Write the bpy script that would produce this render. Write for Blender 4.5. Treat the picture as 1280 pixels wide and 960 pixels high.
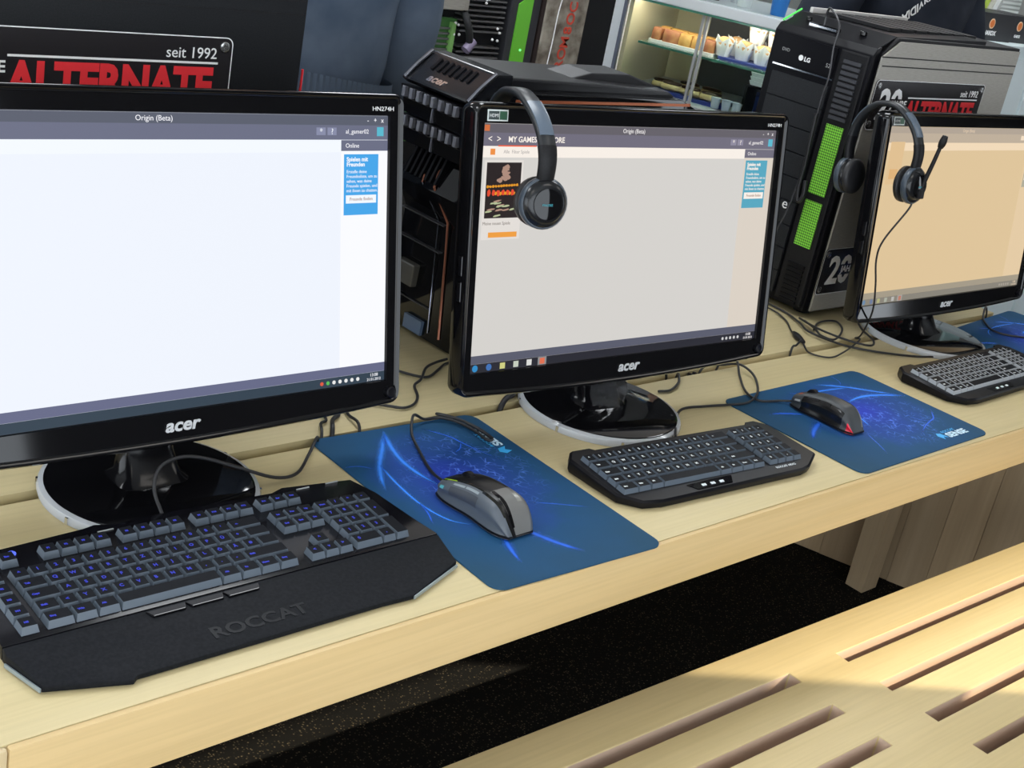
import bpy, bmesh, math, random
from mathutils import Vector, Matrix, Euler
random.seed(7)
PI = math.pi
for o in list(bpy.data.objects):
    bpy.data.objects.remove(o)
S = bpy.context.scene
COL = S.collection

# ------------------------------------------------------------------ camera
cam_d = bpy.data.cameras.new('camera')
cam = bpy.data.objects.new('camera', cam_d)
COL.objects.link(cam)
cam_d.sensor_fit = 'HORIZONTAL'
cam_d.sensor_width = 36.0
cam_d.lens = 1675.05 / 1280 * 36.0
cam_d.clip_start = 0.02
cam.location = (-1.1236, -0.8838, 0.7796)      # the desk top is z = 0, the floor z = -0.70
cam.rotation_euler = (1.1841, -0.1866, -0.7352)
S.camera = cam

# ------------------------------------------------------------------ world, sun, exposure
w = bpy.data.worlds.new('sky')
S.world = w
w.use_nodes = True
bg = w.node_tree.nodes['Background']
bg.inputs[0].default_value = (0.86, 0.93, 1.0, 1)
bg.inputs[1].default_value = 3.8
sun_d = bpy.data.lights.new('sun', 'SUN')
sun_d.energy = 8.5
sun_d.angle = 0.005
sun_d.color = (1.0, 0.86, 0.62)
sun = bpy.data.objects.new('sun', sun_d)
COL.objects.link(sun)
SD = Vector((-0.847 * math.cos(math.radians(22)), 0.532 * math.cos(math.radians(22)), -math.sin(math.radians(22))))
sun.rotation_euler = SD.to_track_quat('-Z', 'Y').to_euler()
sun.location = (6, -4, 4)
S.view_settings.view_transform = 'Standard'
S.view_settings.look = 'None'
S.view_settings.gamma = 1.0
S.view_settings.use_curve_mapping = False
S.view_settings.exposure = 0.0

# ------------------------------------------------------------------ materials
MATS = {}
def mat(name, col, rough=0.5, metal=0.0, emit=None, estr=1.0, spec=0.5, trans=0.0, coat=0.0, ior=1.45, alpha=1.0):
    if name in MATS: return MATS[name]
    m = bpy.data.materials.new(name); m.use_nodes = True
    b = m.node_tree.nodes['Principled BSDF']
    b.inputs['Base Color'].default_value = (*col, 1)
    b.inputs['Roughness'].default_value = rough
    b.inputs['Metallic'].default_value = metal
    b.inputs['Specular IOR Level'].default_value = spec
    b.inputs['Transmission Weight'].default_value = trans
    b.inputs['Coat Weight'].default_value = coat
    b.inputs['IOR'].default_value = ior
    b.inputs['Alpha'].default_value = alpha
    if emit is not None:
        b.inputs['Emission Color'].default_value = (*emit, 1)
        b.inputs['Emission Strength'].default_value = estr
    MATS[name] = m
    return m
def nodes(m): return m.node_tree.nodes, m.node_tree.links, m.node_tree.nodes['Principled BSDF']
def objcoord(N, Lk, scale=(1, 1, 1), rot=(0, 0, 0), loc=(0, 0, 0)):
    tc = N.new('ShaderNodeTexCoord'); mp = N.new('ShaderNodeMapping')
    mp.inputs['Scale'].default_value = scale; mp.inputs['Rotation'].default_value = rot; mp.inputs['Location'].default_value = loc
    Lk.new(tc.outputs['Object'], mp.inputs['Vector'])
    return mp
def ramp(N, stops):
    r = N.new('ShaderNodeValToRGB'); e = r.color_ramp.elements
    while len(e) < len(stops): e.new(0.5)
    for i, (p, c) in enumerate(stops):
        e[i].position = p; e[i].color = (*c, 1) if len(c) == 3 else c
    return r
def noise_mat(name, c1, c2, scale, rough=0.6, stretch=(1, 1, 1), lo=0.35, hi=0.65, bump=0.0, detail=4.0, metal=0.0, spec=0.5, coat=0.0):
    if name in MATS: return MATS[name]
    m = mat(name, c1, rough, metal, spec=spec, coat=coat); N, Lk, b = nodes(m)
    mp = objcoord(N, Lk, stretch)
    n = N.new('ShaderNodeTexNoise'); n.inputs['Scale'].default_value = scale; n.inputs['Detail'].default_value = detail
    Lk.new(mp.outputs[0], n.inputs['Vector'])
    r = ramp(N, [(lo, c1), (hi, c2)]); Lk.new(n.outputs['Fac'], r.inputs[0]); Lk.new(r.outputs[0], b.inputs['Base Color'])
    if bump:
        bp = N.new('ShaderNodeBump'); bp.inputs['Strength'].default_value = bump; bp.inputs['Distance'].default_value = 0.002
        Lk.new(n.outputs['Fac'], bp.inputs['Height']); Lk.new(bp.outputs[0], b.inputs['Normal'])
    return m
def wood(name, c1, c2, c3, rough=0.45, axis=0, fine=1.0):
    """pale timber: broad bands plus a fine grain running along one axis"""
    if name in MATS: return MATS[name]
    m = mat(name, c1, rough, spec=0.35); N, Lk, b = nodes(m)
    st = [9.0, 9.0, 9.0]; st[axis] = 0.5
    mp = objcoord(N, Lk, tuple(st))
    n = N.new('ShaderNodeTexNoise'); n.inputs['Scale'].default_value = 1.6; n.inputs['Detail'].default_value = 5; n.inputs['Distortion'].default_value = 0.6
    Lk.new(mp.outputs[0], n.inputs['Vector'])
    r = ramp(N, [(0.3, c1), (0.52, c2), (0.75, c3)]); Lk.new(n.outputs['Fac'], r.inputs[0])
    st2 = [170.0 * fine] * 3; st2[axis] = 5.0
    mp2 = objcoord(N, Lk, tuple(st2))
    n2 = N.new('ShaderNodeTexNoise'); n2.inputs['Scale'].default_value = 1.0; n2.inputs['Detail'].default_value = 3
    Lk.new(mp2.outputs[0], n2.inputs['Vector'])
    r2 = ramp(N, [(0.35, (0.90, 0.90, 0.90)), (0.6, (1.03, 1.03, 1.03))]); Lk.new(n2.outputs['Fac'], r2.inputs[0])
    mx = N.new('ShaderNodeMixRGB'); mx.blend_type = 'MULTIPLY'; mx.inputs[0].default_value = 0.5
    Lk.new(r.outputs[0], mx.inputs[1]); Lk.new(r2.outputs[0], mx.inputs[2]); Lk.new(mx.outputs[0], b.inputs['Base Color'])
    bp = N.new('ShaderNodeBump'); bp.inputs['Strength'].default_value = 0.08; bp.inputs['Distance'].default_value = 0.001
    Lk.new(n2.outputs['Fac'], bp.inputs['Height']); Lk.new(bp.outputs[0], b.inputs['Normal'])
    return m

M_DESK = wood('pale_maple', (0.575, 0.475, 0.255), (0.60, 0.50, 0.28), (0.62, 0.52, 0.30))
M_EDGE = wood('maple_edge', (0.60, 0.43, 0.20), (0.64, 0.47, 0.235), (0.67, 0.50, 0.26))
M_EDGE2 = wood('maple_edge_paler', (0.58, 0.46, 0.26), (0.63, 0.50, 0.30), (0.67, 0.54, 0.33), axis=2)
M_BENCH = wood('bench_maple', (0.58, 0.46, 0.235), (0.615, 0.49, 0.26), (0.64, 0.515, 0.285))
M_PANELW = wood('brown_oak', (0.26, 0.19, 0.115), (0.32, 0.24, 0.15), (0.38, 0.29, 0.19), axis=2, rough=0.6)
M_LEG = wood('leg_wood', (0.36, 0.27, 0.165), (0.42, 0.32, 0.20), (0.47, 0.36, 0.23), axis=2, rough=0.55)
M_GLOSS = mat('gloss_black', (0.004, 0.004, 0.005), 0.06, spec=0.5)
M_BLACK = mat('satin_black', (0.005, 0.005, 0.007), 0.36, spec=0.2)
M_MATTE = noise_mat('matte_black', (0.006, 0.006, 0.007), (0.011, 0.011, 0.013), 400, 0.5, spec=0.3)
M_CABLE = mat('cable_black', (0.02, 0.02, 0.022), 0.42)
M_RUBBER = noise_mat('soft_black', (0.005, 0.006, 0.008), (0.010, 0.011, 0.014), 260, 0.55, spec=0.12)
M_CHROME = mat('chrome', (0.82, 0.83, 0.85), 0.12, 1.0)
M_CLEAR = mat('clear_acrylic', (0.76, 0.79, 0.83), 0.08, trans=0.45, ior=1.45)
M_SILVER = noise_mat('brushed_silver', (0.36, 0.34, 0.30), (0.42, 0.40, 0.36), 60, 0.42, (1, 1, 12), metal=0.4)
M_WHITE = mat('white_paint', (0.82, 0.82, 0.82), 0.5)
M_KEYTOP = mat('key_top', (0.006, 0.007, 0.010), 0.45, spec=0.08)
M_KEYSHEEN = mat('key_side_sheen', (0.105, 0.13, 0.16), 0.3)  # window reflection on black key sides, put into the colour
M_KEYSHEEN2 = mat('key_side_bright_sheen', (0.34, 0.36, 0.38), 0.3)  # stronger window reflection painted on the far keyboard's key sides
def emis(name, c, s=1.0): return mat(name, (0, 0, 0), 0.5, emit=c, estr=s, spec=0.3)
M_BLUELED = emis('blue_led', (0.10, 0.16, 1.0), 1.3)
M_LEGBLUE = emis('legend_blue', (0.05, 0.07, 0.75), 0.8)
M_LEGWHITE = mat('legend_white', (0.75, 0.78, 0.8), 0.5)
M_RED = mat('sign_red', (0.80, 0.03, 0.04), 0.5)
M_SIGNWHITE = mat('sign_white', (0.88, 0.88, 0.88), 0.5)

# ------------------------------------------------------------------ mesh helpers
class MB:
    def __init__(s): s.v = []; s.f = []; s.mi = []
    def add(s, v, f, mi=0):
        o = len(s.v); s.v += [tuple(p) for p in v]
        s.f += [tuple(i + o for i in q) for q in f]; s.mi += [mi] * len(f)
        return s
    def box(s, x0, x1, y0, y1, z0, z1, mi=0):
        v = [(x, y, z) for z in (z0, z1) for y in (y0, y1) for x in (x0, x1)]
        return s.add(v, [(0, 2, 3, 1), (4, 5, 7, 6), (0, 1, 5, 4), (2, 6, 7, 3), (0, 4, 6, 2), (1, 3, 7, 5)], mi)
    def prism(s, poly, z0, z1, mi=0, fn=None):
        """poly: list of (x, y) anticlockwise; z1 may be a function of (x, y); fn maps (x, y, z) to a point"""
        top = z1 if callable(z1) else (lambda x, y: z1)
        n = len(poly)
        v = [(x, y, z0) for x, y in poly] + [(x, y, top(x, y)) for x, y in poly]
        if fn: v = [fn(*p) for p in v]
        f = [tuple(reversed(range(n))), tuple(range(n, 2 * n))] + [(i, (i + 1) % n, n + (i + 1) % n, n + i) for i in range(n)]
        return s.add(v, f, mi)
    def loops(s, L, mi=0, cap0=True, cap1=True, closed=True):
        n = len(L[0]); o = []
        for l in L: o += l
        f = []
        for k in range(len(L) - 1):
            for i in range(n if closed else n - 1):
                j = (i + 1) % n
                f.append((k * n + i, k * n + j, (k + 1) * n + j, (k + 1) * n + i))
        if cap0: f.append(tuple(reversed(range(n))))
        if cap1: f.append(tuple(range((len(L) - 1) * n, len(L) * n)))
        return s.add(o, f, mi)
    def lathe(s, prof, n=32, mi=0, c=(0, 0, 0), fn=None):
        """prof: (r, z) list, turned about z through c"""
        L = []
        for r, z in prof:
            l = [(c[0] + r * math.cos(2 * PI * i / n), c[1] + r * math.sin(2 * PI * i / n), c[2] + z) for i in range(n)]
            if fn: l = [fn(*p) for p in l]
            L.append(l)
        return s.loops(L, mi)
    def tube(s, pts, r, n=7, mi=0, smooth=6):
        P = spline(pts, smooth) if smooth else [Vector(p) for p in pts]
        L = []; up = None
        for i, p in enumerate(P):
            t = (P[min(i + 1, len(P) - 1)] - P[max(i - 1, 0)])
            if t.length < 1e-9: t = Vector((0, 0, 1))
            t.normalize()
            if up is None: up = Vector((0, 0, 1)) if abs(t.z) < 0.9 else Vector((1, 0, 0))
            a = t.cross(up)
            if a.length < 1e-6: a = t.orthogonal()
            a.normalize(); b = a.cross(t); up = b
            rr = r(i / (len(P) - 1)) if callable(r) else r
            L.append([tuple(p + (a * math.cos(2 * PI * k / n) + b * math.sin(2 * PI * k / n)) * rr) for k in range(n)])
        return s.loops(L, mi)
    def mesh(s, name, smooth=False, bevel=0, segs=2):
        me = bpy.data.meshes.new(name)
        me.from_pydata(s.v, [], s.f)
        for p, i in zip(me.polygons, s.mi): p.material_index = i
        bm = bmesh.new(); bm.from_mesh(me)
        bmesh.ops.recalc_face_normals(bm, faces=bm.faces[:])
        if bevel:
            bmesh.ops.bevel(bm, geom=[e for e in bm.edges if len(e.link_faces) == 2 and e.calc_face_angle(0) > 0.5], offset=bevel, segments=segs, profile=0.6, affect='EDGES', clamp_overlap=True)
        bm.to_mesh(me); bm.free()
        if smooth:
            for p in me.polygons: p.use_smooth = True
            try: me.set_sharp_from_angle(angle=math.radians(smooth if smooth is not True else 40))
            except Exception: pass
        return me
    def build(s, name, m, parent=None, loc=(0, 0, 0), rot=(0, 0, 0), smooth=False, bevel=0, segs=2):
        me = s.mesh(name, smooth, bevel, segs)
        for q in (m if isinstance(m, (list, tuple)) else [m]): me.materials.append(q)
        return link(name, me, parent, loc, rot)
def link(name, data, parent=None, loc=(0, 0, 0), rot=(0, 0, 0)):
    o = bpy.data.objects.new(name, data); COL.objects.link(o)
    o.location = loc; o.rotation_euler = rot
    if parent is not None: o.parent = parent
    return o
def spline(pts, k=6):
    P = [Vector(p) for p in pts]
    if len(P) < 3: return P
    out = []
    for i in range(len(P) - 1):
        a = P[i - 1] if i else P[0] * 2 - P[1]; b = P[i]; c = P[i + 1]; d = P[i + 2] if i + 2 < len(P) else P[-1] * 2 - P[-2]
        for j in range(k):
            t = j / k
            out.append(0.5 * ((2 * b) + (c - a) * t + (2 * a - 5 * b + 4 * c - d) * t * t + (3 * b - a - 3 * c + d) * t ** 3))
    out.append(P[-1])
    return out
def thing(name, label, cat, loc=(0, 0, 0), rz=0, group=None):
    o = link(name, None, None, loc, (0, 0, rz))
    o.empty_display_size = 0.05
    o['label'] = label; o['category'] = cat
    if group: o['group'] = group
    return o
def tag(o, label, cat, group=None):
    o['label'] = label; o['category'] = cat
    if group: o['group'] = group
    return o
def struct(o): o['kind'] = 'structure'; return o
TXT = {}
def text_mesh(s, size, bold=0.0, ext=0.0002, align='LEFT', shear=0.0, sx=1.0, space=1.0):
    k = (s, size, bold, ext, align, shear, sx, space)
    if k in TXT: return TXT[k]
    c = bpy.data.curves.new('lettering', 'FONT')
    c.body = s; c.size = size; c.offset = bold; c.extrude = ext; c.align_x = align; c.align_y = 'BOTTOM_BASELINE'; c.shear = shear; c.space_character = space
    c.resolution_u = 3
    o = bpy.data.objects.new('lettering_tmp', c); COL.objects.link(o)
    dg = bpy.context.evaluated_depsgraph_get(); dg.update()
    me = bpy.data.meshes.new_from_object(o.evaluated_get(dg))
    bpy.data.objects.remove(o); bpy.data.curves.remove(c)
    if sx != 1.0:
        for v in me.vertices: v.co.x *= sx
    TXT[k] = me
    return me
def text(name, s, size, m, parent, loc, rot=(PI / 2, 0, 0), **kw):
    me = text_mesh(s, size, **kw).copy()
    me.materials.clear(); me.materials.append(m)
    return link(name, me, parent, loc, rot)
def rrect(w0, w1, h0, h1, r, n=5, y=0.0, bow=0.0, nb=10):
    """rounded rectangle loop in the xz plane at depth y, the lower edge bowed down by bow"""
    pts = []
    for cx, cz, a0 in ((w1 - r, h1 - r, 0), (w0 + r, h1 - r, PI / 2), (w0 + r, h0 + r, PI), (w1 - r, h0 + r, 1.5 * PI)):
        for i in range(n + 1):
            a = a0 + PI / 2 * i / n
            pts.append((cx + r * math.cos(a), y, cz + r * math.sin(a)))
        if a0 == PI:
            for i in range(1, nb):
                pts.append((w0 + r + (w1 - w0 - 2 * r) * i / nb, y, h0))
    if bow:
        W = (w1 - w0) / 2; c = (w0 + w1) / 2; mid = (h0 + h1) / 2
        pts = [(x, yy, z - (bow * max(0, 1 - ((x - c) / W) ** 2) if z < mid else 0)) for x, yy, z in pts]
    return pts
def xzbox(mb, x0, x1, z0, z1, y, t=0.0004, mi=0): return mb.box(x0, x1, y, y + t, z0, z1, mi)

# ------------------------------------------------------------------ the room
ZF = -0.70
m_floor = mat('speckled_black_carpet', (0.008, 0.008, 0.008), 0.9, spec=0.15)
N, Lk, b = nodes(m_floor)
mp = objcoord(N, Lk)
vo = N.new('ShaderNodeTexVoronoi'); vo.inputs['Scale'].default_value = 210; Lk.new(mp.outputs[0], vo.inputs['Vector'])
rr = ramp(N, [(0.0, (1, 1, 1)), (0.15, (0.8, 0.8, 0.8)), (0.42, (0, 0, 0))]); Lk.new(vo.outputs['Distance'], rr.inputs[0])
sp = N.new('ShaderNodeSeparateColor'); Lk.new(vo.outputs['Color'], sp.inputs[0])
r2 = ramp(N, [(0.45, (0, 0, 0)), (1.0, (1, 1, 1))]); Lk.new(sp.outputs[0], r2.inputs[0])
mm = N.new('ShaderNodeMath'); mm.operation = 'MULTIPLY'; Lk.new(rr.outputs[0], mm.inputs[0]); Lk.new(r2.outputs[0], mm.inputs[1])
mx = N.new('ShaderNodeMixRGB'); mx.inputs[1].default_value = (0.008, 0.008, 0.008, 1); mx.inputs[2].default_value = (0.20, 0.165, 0.11, 1)
Lk.new(mm.outputs[0], mx.inputs[0]); Lk.new(mx.outputs[0], b.inputs['Base Color'])
m_wall = noise_mat('pale_plaster', (0.62, 0.61, 0.58), (0.68, 0.67, 0.64), 3, 0.8)
m_ceil = noise_mat('white_ceiling', (0.80, 0.80, 0.79), (0.84, 0.84, 0.83), 2, 0.8)
YF = -2.6
struct(MB().box(-5, 9, YF - 0.1, 6.5, ZF - 0.1, ZF).build('floor', m_floor))
struct(MB().box(-5, 9, YF - 0.1, 6.5, 2.15, 2.25).build('ceiling', m_ceil))
wl = MB().box(-5.1, -5, YF - 0.1, 6.5, ZF, -0.45).box(-5.1, -5, YF - 0.1, 6.5, 1.75, 2.15).box(-5.1, -5, YF - 0.1, -1.8, -0.45, 1.75).box(-5.1, -5, 1.2, 1.6, -0.45, 1.75).box(-5.1, -5, 5.6, 6.5, -0.45, 1.75)  # window openings added in this unseen wall to brighten left-facing sides
struct(wl.build('wall_left', m_wall))
struct(MB().box(9, 9.1, YF - 0.1, 6.5, ZF, 2.15).build('wall_right', m_wall))
struct(MB().box(-5, 9, 6.5, 6.6, ZF, 2.15).build('wall_back', m_wall))
ZH = 1.835                                    # head of the unseen windows behind the camera, set to cut the sun beam
wf = MB()
wf.box(-5, 9, YF - 0.1, YF, ZF, -0.45).box(-5, 9, YF - 0.1, YF, ZH, 2.15)
wf.box(0.60, 4.43, YF - 0.1, YF, -0.45, ZH).box(-5, -4.8, YF - 0.1, YF, -0.45, ZH).box(5.8, 9, YF - 0.1, YF, -0.45, ZH)  # unseen piers placed to shape the sun patch and bezel reflections
struct(wf.build('wall_front', noise_mat('unseen_wall_dark', (0.09, 0.085, 0.08), (0.13, 0.125, 0.12), 3, 0.7)))  # kept dark so the glossy bezels mirror black
m_frame = mat('window_frame_grey', (0.25, 0.25, 0.26), 0.4)
for i, x in enumerate((-3.45, -2.1, -0.75)):
    struct(MB().box(x - 0.04, x + 0.04, YF - 0.08, YF - 0.02, -0.45, ZH).build('trim_%d' % (i + 1), m_frame))
m_lamp = emis('added_lamp_diffuser', (1.0, 0.96, 0.9), 3.4)  # unseen ceiling panels added for top light on the desk
m_lamp2 = emis('added_lamp_diffuser_back', (0.93, 0.97, 1.0), 12.0)  # brighter panels added to lift the background
k = 0
for x in (-1.6, 0.6, 2.8):
    for y in (-0.9, 1.2, 3.6):
        t = thing('added_ceiling_lamp', 'added flat square ceiling lamp out of view, with a thin grey frame', 'lamp', (x, y, 2.15), 0, 'added ceiling lamps')
        MB().box(-0.42, 0.42, -0.42, 0.42, -0.03, -0.001).build('frame', m_frame, t)
        MB().box(-0.40, 0.40, -0.40, 0.40, -0.036, -0.030).build('diffuser', m_lamp2 if y > 1 else m_lamp, t)

# ------------------------------------------------------------------ desk
desk = thing('desk', 'long pale maple desk with a cable slot, carrying three monitors', 'desk', (0, 0, 0))
TH = 0.074
def board(x0, x1, y0, y1, z0, z1, name, m, parent, bv=0.003, **kw):
    return MB().box(x0, x1, y0, y1, z0, z1).build(name, m, parent, bevel=bv, segs=2, smooth=30)
board(-1.5, 1.752, 0.006, 0.390, -TH, 0, 'front_board', M_DESK, desk, 0.002)
board(-1.5, 1.752, 0.410, 0.80, -TH, 0, 'rear_board', M_DESK, desk, 0.002)
board(-1.5, -0.7105, -0.002, 0.0058, -TH, -0.0002, 'edge_strip', M_EDGE2, desk, 0.0035)
board(-0.710, 1.752, -0.002, 0.0058, -TH, -0.0002, 'edge_strip', M_EDGE, desk, 0.003)
for x in (-1.3, -0.1, 0.6, 1.65):
    MB().box(x - 0.04, x + 0.04, 0.10, 0.72, -TH - 0.03, -TH).build('cross_rail', M_LEG, desk)
for x in (-1.3, 1.595):
    for y in (0.435, 0.70):
        q = MB(); q.loops([[(x + a * sx, y + c * sx, z) for a, c in ((-0.034, -0.026), (0.034, -0.026), (0.034, 0.026), (-0.034, 0.026))] for z, sx in ((ZF, 0.92), (-TH, 1.06))])
        q.build('leg', M_LEG, desk, bevel=0.002)
MB().box(-1.45, 1.55, 0.775, 0.795, ZF + 0.02, -TH).build('light_stop_panel', M_LEG, desk)  # unseen panel added to keep lamp light off the carpet
# board panel standing under the end of the desk
ang = math.atan2(0.393 - 0.646, 1.693 - 1.607)
pn = thing('board_partition', 'brown wooden partition of upright boards under the end of the desk', 'partition', (1.573, 0.747, ZF), ang)
bw = 0.0865
for i in range(8):
    k = (1.0, 1.22, 1.10, 0.92)[i % 4]
    MB().box(i * bw + 0.0002, (i + 1) * bw - 0.0002, 0.0 + 0.0015 * (i % 2), 0.03, 0, 0.52).build('plank', wood('brown_oak_%d' % (i % 4), tuple(k * v for v in (0.30, 0.215, 0.125)), tuple(k * v for v in (0.36, 0.265, 0.16)), tuple(k * v for v in (0.42, 0.315, 0.20)), axis=2, rough=0.6), pn, bevel=0.0008, segs=1)

# ------------------------------------------------------------------ bench
bench = thing('bench', 'pale maple bench with rows of long slots in its seat', 'bench', (0.543, 0.0, -0.25), -0.0268)
xs = [-2.6, -2.45, -1.62, -1.505, -1.12 + 0.0, -0.112, 0.004, 1.0, 1.115, 2.1]
def bench_seat():
    slots_x = [(-2.35, -1.36), (-1.245, -0.112), (0.004, 1.03), (1.145, 2.2)]
    ys = [0.0]
    slots_y = [(-0.0715 - 0.0795 * k - 0.023, -0.0715 - 0.0795 * k) for k in range(5)]
    X = sorted(set([-2.5, 2.4] + [v for s in slots_x for v in s]))
    Y = sorted(set([0.0, -0.49] + [v for s in slots_y for v in s]))
    hole = lambda i, j: any(abs(X[i] - a) < 1e-6 for a, c in slots_x) and any(abs(Y[j] - a) < 1e-6 for a, c in slots_y)
    mb = MB(); t = 0.045
    solid = {(i, j) for i in range(len(X) - 1) for j in range(len(Y) - 1) if not hole(i, j)}
    V = {}; vs = []; fs = []; inner = []; kinds = []
    def vid(i, j, k):
        if (i, j, k) not in V: V[(i, j, k)] = len(vs); vs.append((X[i], Y[j], -t * k))
        return V[(i, j, k)]
    for i, j in solid:
        fs.append((vid(i, j, 0), vid(i + 1, j, 0), vid(i + 1, j + 1, 0), vid(i, j + 1, 0)))
        fs.append((vid(i, j, 1), vid(i, j + 1, 1), vid(i + 1, j + 1, 1), vid(i + 1, j, 1)))
        kinds += ['h', 'h']
        for di, dj, a, c in ((-1, 0, (0, 0), (0, 1)), (1, 0, (1, 0), (1, 1)), (0, -1, (0, 0), (1, 0)), (0, 1, (0, 1), (1, 1))):
            if (i + di, j + dj) not in solid:
                p, q = (i + a[0], j + a[1]), (i + c[0], j + c[1])
                fs.append((vid(*p, 0), vid(*q, 0), vid(*q, 1), vid(*p, 1)))
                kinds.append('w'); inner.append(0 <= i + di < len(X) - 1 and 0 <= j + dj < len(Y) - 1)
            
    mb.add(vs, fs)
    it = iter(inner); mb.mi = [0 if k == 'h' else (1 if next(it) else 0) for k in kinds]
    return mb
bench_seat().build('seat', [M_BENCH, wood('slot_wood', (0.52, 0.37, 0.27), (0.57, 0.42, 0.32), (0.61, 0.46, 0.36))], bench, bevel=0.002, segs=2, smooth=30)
for x in (-1.8, 1.6):
    MB().box(x - 0.03, x + 0.03, -0.46, -0.03, ZF + 0.25, -0.045).build('leg', M_LEG, bench, bevel=0.002)

# ------------------------------------------------------------------ monitors
SW, SH = 0.2988, 0.1681
def ui_colors(kind):
    return {
     0: dict(white=(0.90, 0.94, 1.0), body=(0.86, 0.90, 0.98), side=(0.95, 0.96, 1.0), bar=(0.145, 0.155, 0.23), bar2=(0.10, 0.11, 0.15), task=(0.03, 0.05, 0.075), blue=(0.06, 0.38, 0.82), strip=(0.13, 0.14, 0.24), ink=(0.9, 0.9, 0.95)),
     1: dict(white=(0.93, 0.86, 0.79), body=(0.66, 0.64, 0.61), side=(0.70, 0.63, 0.55), bar=(0.16, 0.15, 0.20), bar2=(0.125, 0.115, 0.135), task=(0.02, 0.02, 0.03), blue=(0.09, 0.38, 0.52), strip=(0.10, 0.105, 0.15), ink=(0.85, 0.82, 0.82)),
     2: dict(white=(0.86, 0.68, 0.47), body=(0.72, 0.54, 0.31), side=(0.76, 0.58, 0.36), bar=(0.50, 0.41, 0.31), bar2=(0.42, 0.35, 0.28), task=(0.24, 0.22, 0.18), blue=(0.42, 0.40, 0.30), strip=(0.36, 0.31, 0.23), ink=(0.7, 0.55, 0.4)),
    }[kind]
def make_monitor(kind, label, px, py, pz, yaw, tilt, base):
    t = thing('monitor', label, 'monitor', (px, py, 0), yaw, 'wide black monitors along the desk')
    loc, rot = (0, 0, pz), (tilt, 0, 0)
    W, T, B = 0.319, 0.1955, -0.199
    bow = 0.009
    def lp(inset, y, bw=bow, r=0.014): return rrect(-W + inset, W - inset, B + inset, T - inset, max(r - inset, 0.004), 5, y, bw)
    ix = W - SW
    inner = rrect(-SW, SW, -SH, SH, 0.0012, 5, 0.0030, 0)
    inner2 = rrect(-SW - 0.001, SW + 0.001, -SH - 0.001, SH + 0.001, 0.0015, 5, -0.0015, 0)
    rim0 = lp(0.0075, -0.0022); rim1 = lp(0.0055, -0.0055); rim2 = lp(0.002, -0.0062); rim3 = lp(0.0, -0.003)
    L = [inner, inner2, rim0, rim1, rim2, rim3, lp(0, 0.018), lp(0.003, 0.026), lp(0.012, 0.029, 0.004)]
    mb = MB(); mb.loops(L, cap0=False, cap1=False)
    bz = mb.build('bezel', M_GLOSS, t, loc, rot, smooth=50)
    h = MB(); h.loops([lp(0.010, 0.0285, 0.004), lp(0.02, 0.036, 0.0), lp(0.06, 0.05, 0.0), lp(0.11, 0.058, 0.0)], cap0=True, cap1=True)
    h.build('rear_shell', M_BLACK, t, loc, rot, smooth=50)
    c = ui_colors(kind); E_ = lambda n, s=1.0: emis('screen_%d_%s' % (kind, n), c[n], s)
    sc = MB().box(-SW - 0.0005, SW + 0.0005, 0.0026, 0.006, -SH - 0.0005, SH + 0.0005).build('screen', E_('body'), t, loc, rot)
    # the window shown on the screen
    y1, y2, y3 = 0.0021, 0.0017, 0.0013
    def flat(name, x0, x1, z0, z1, y, m): return xzbox(MB(), x0, x1, z0, z1, y, 0.0003).build(name, m, sc)
    flat('title_bar', -SW, SW, 0.1565, SH, y1, E_('bar2'))
    flat('menu_bar', -SW, SW, 0.139, 0.1565, y1, E_('bar'))
    flat('address_strip', -SW, 0.228, 0.124, 0.139, y1, E_('white'))
    flat('account_bar', 0.2285, SW, 0.1255, 0.1385, y1, E_('bar'))
    flat('side_column', 0.2285, SW, -0.1445, 0.1255, y1, E_('side'))
    flat('status_strip', -SW, SW, -0.1560, -0.1445, y1, E_('strip'))
    flat('task_bar', -SW, SW, -SH, -0.1562, y1, E_('task'))
    ink = E_('ink'); wh = E_('white')
    R = (PI / 2, 0, 0)
    text('window_title', 'Origin (Beta)', 0.0085, ink, sc, (-0.02, y2, 0.1595), R, align='CENTER', ext=0.0001)
    if kind == 1: text('menu_text', '<  >', 0.013, wh, sc, (-0.290, y2, 0.1440), R, ext=0.0001)
    if kind == 1: text('menu_text', 'MY GAMES', 0.0105, wh, sc, (-0.255, y2, 0.1445), R, ext=0.0001, bold=0.0002)
    if kind == 1: text('menu_text', 'STORE', 0.0105, wh, sc, (-0.185, y2, 0.1445), R, ext=0.0001, bold=0.0002)
    text('account_name', 'al_gamer02', 0.0075, ink, sc, (0.2345, y2, 0.1465), R, ext=0.0001)
    text('account_name', 'Online', 0.0075, ink, sc, (0.2345, y2, 0.1295), R, ext=0.0001)
    flat('avatar', 0.282, 0.292, 0.1435, 0.1545, y2, emis('avatar_%d' % kind, (0.10, 0.48, 0.62) if kind < 2 else (0.45, 0.42, 0.32)))
    m_btn = emis('tool_button_%d' % kind, tuple(v * 1.7 for v in c['bar']))
    for x, s in ((0.192, '*'), (0.208, '?')):
        flat('tool_button', x, x + 0.013, 0.1445, 0.1535, y2, m_btn)
        text('tool_button_mark', s, 0.0095, wh, sc, (x + 0.0065, y3, 0.1458), R, align='CENTER', ext=0.0001)
    for x, s in ((0.268, '-'), (0.279, '+'), (0.290, 'x')):
        text('window_button', s, 0.0085, ink, sc, (x, y2, 0.1600), R, align='CENTER', ext=0.0001)
    # blue friends card
    flat('friends_card', 0.2325, 0.2845, 0.047, 0.1215, y2, E_('blue'))
    wtxt = E_('white')
    for i, s in enumerate(('Spielen mit', 'Freunden')):
        text('card_heading', s, 0.0072, wtxt, sc, (0.236, y3, 0.1130 - i * 0.0062), R, ext=0.0001, bold=0.0002)
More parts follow.
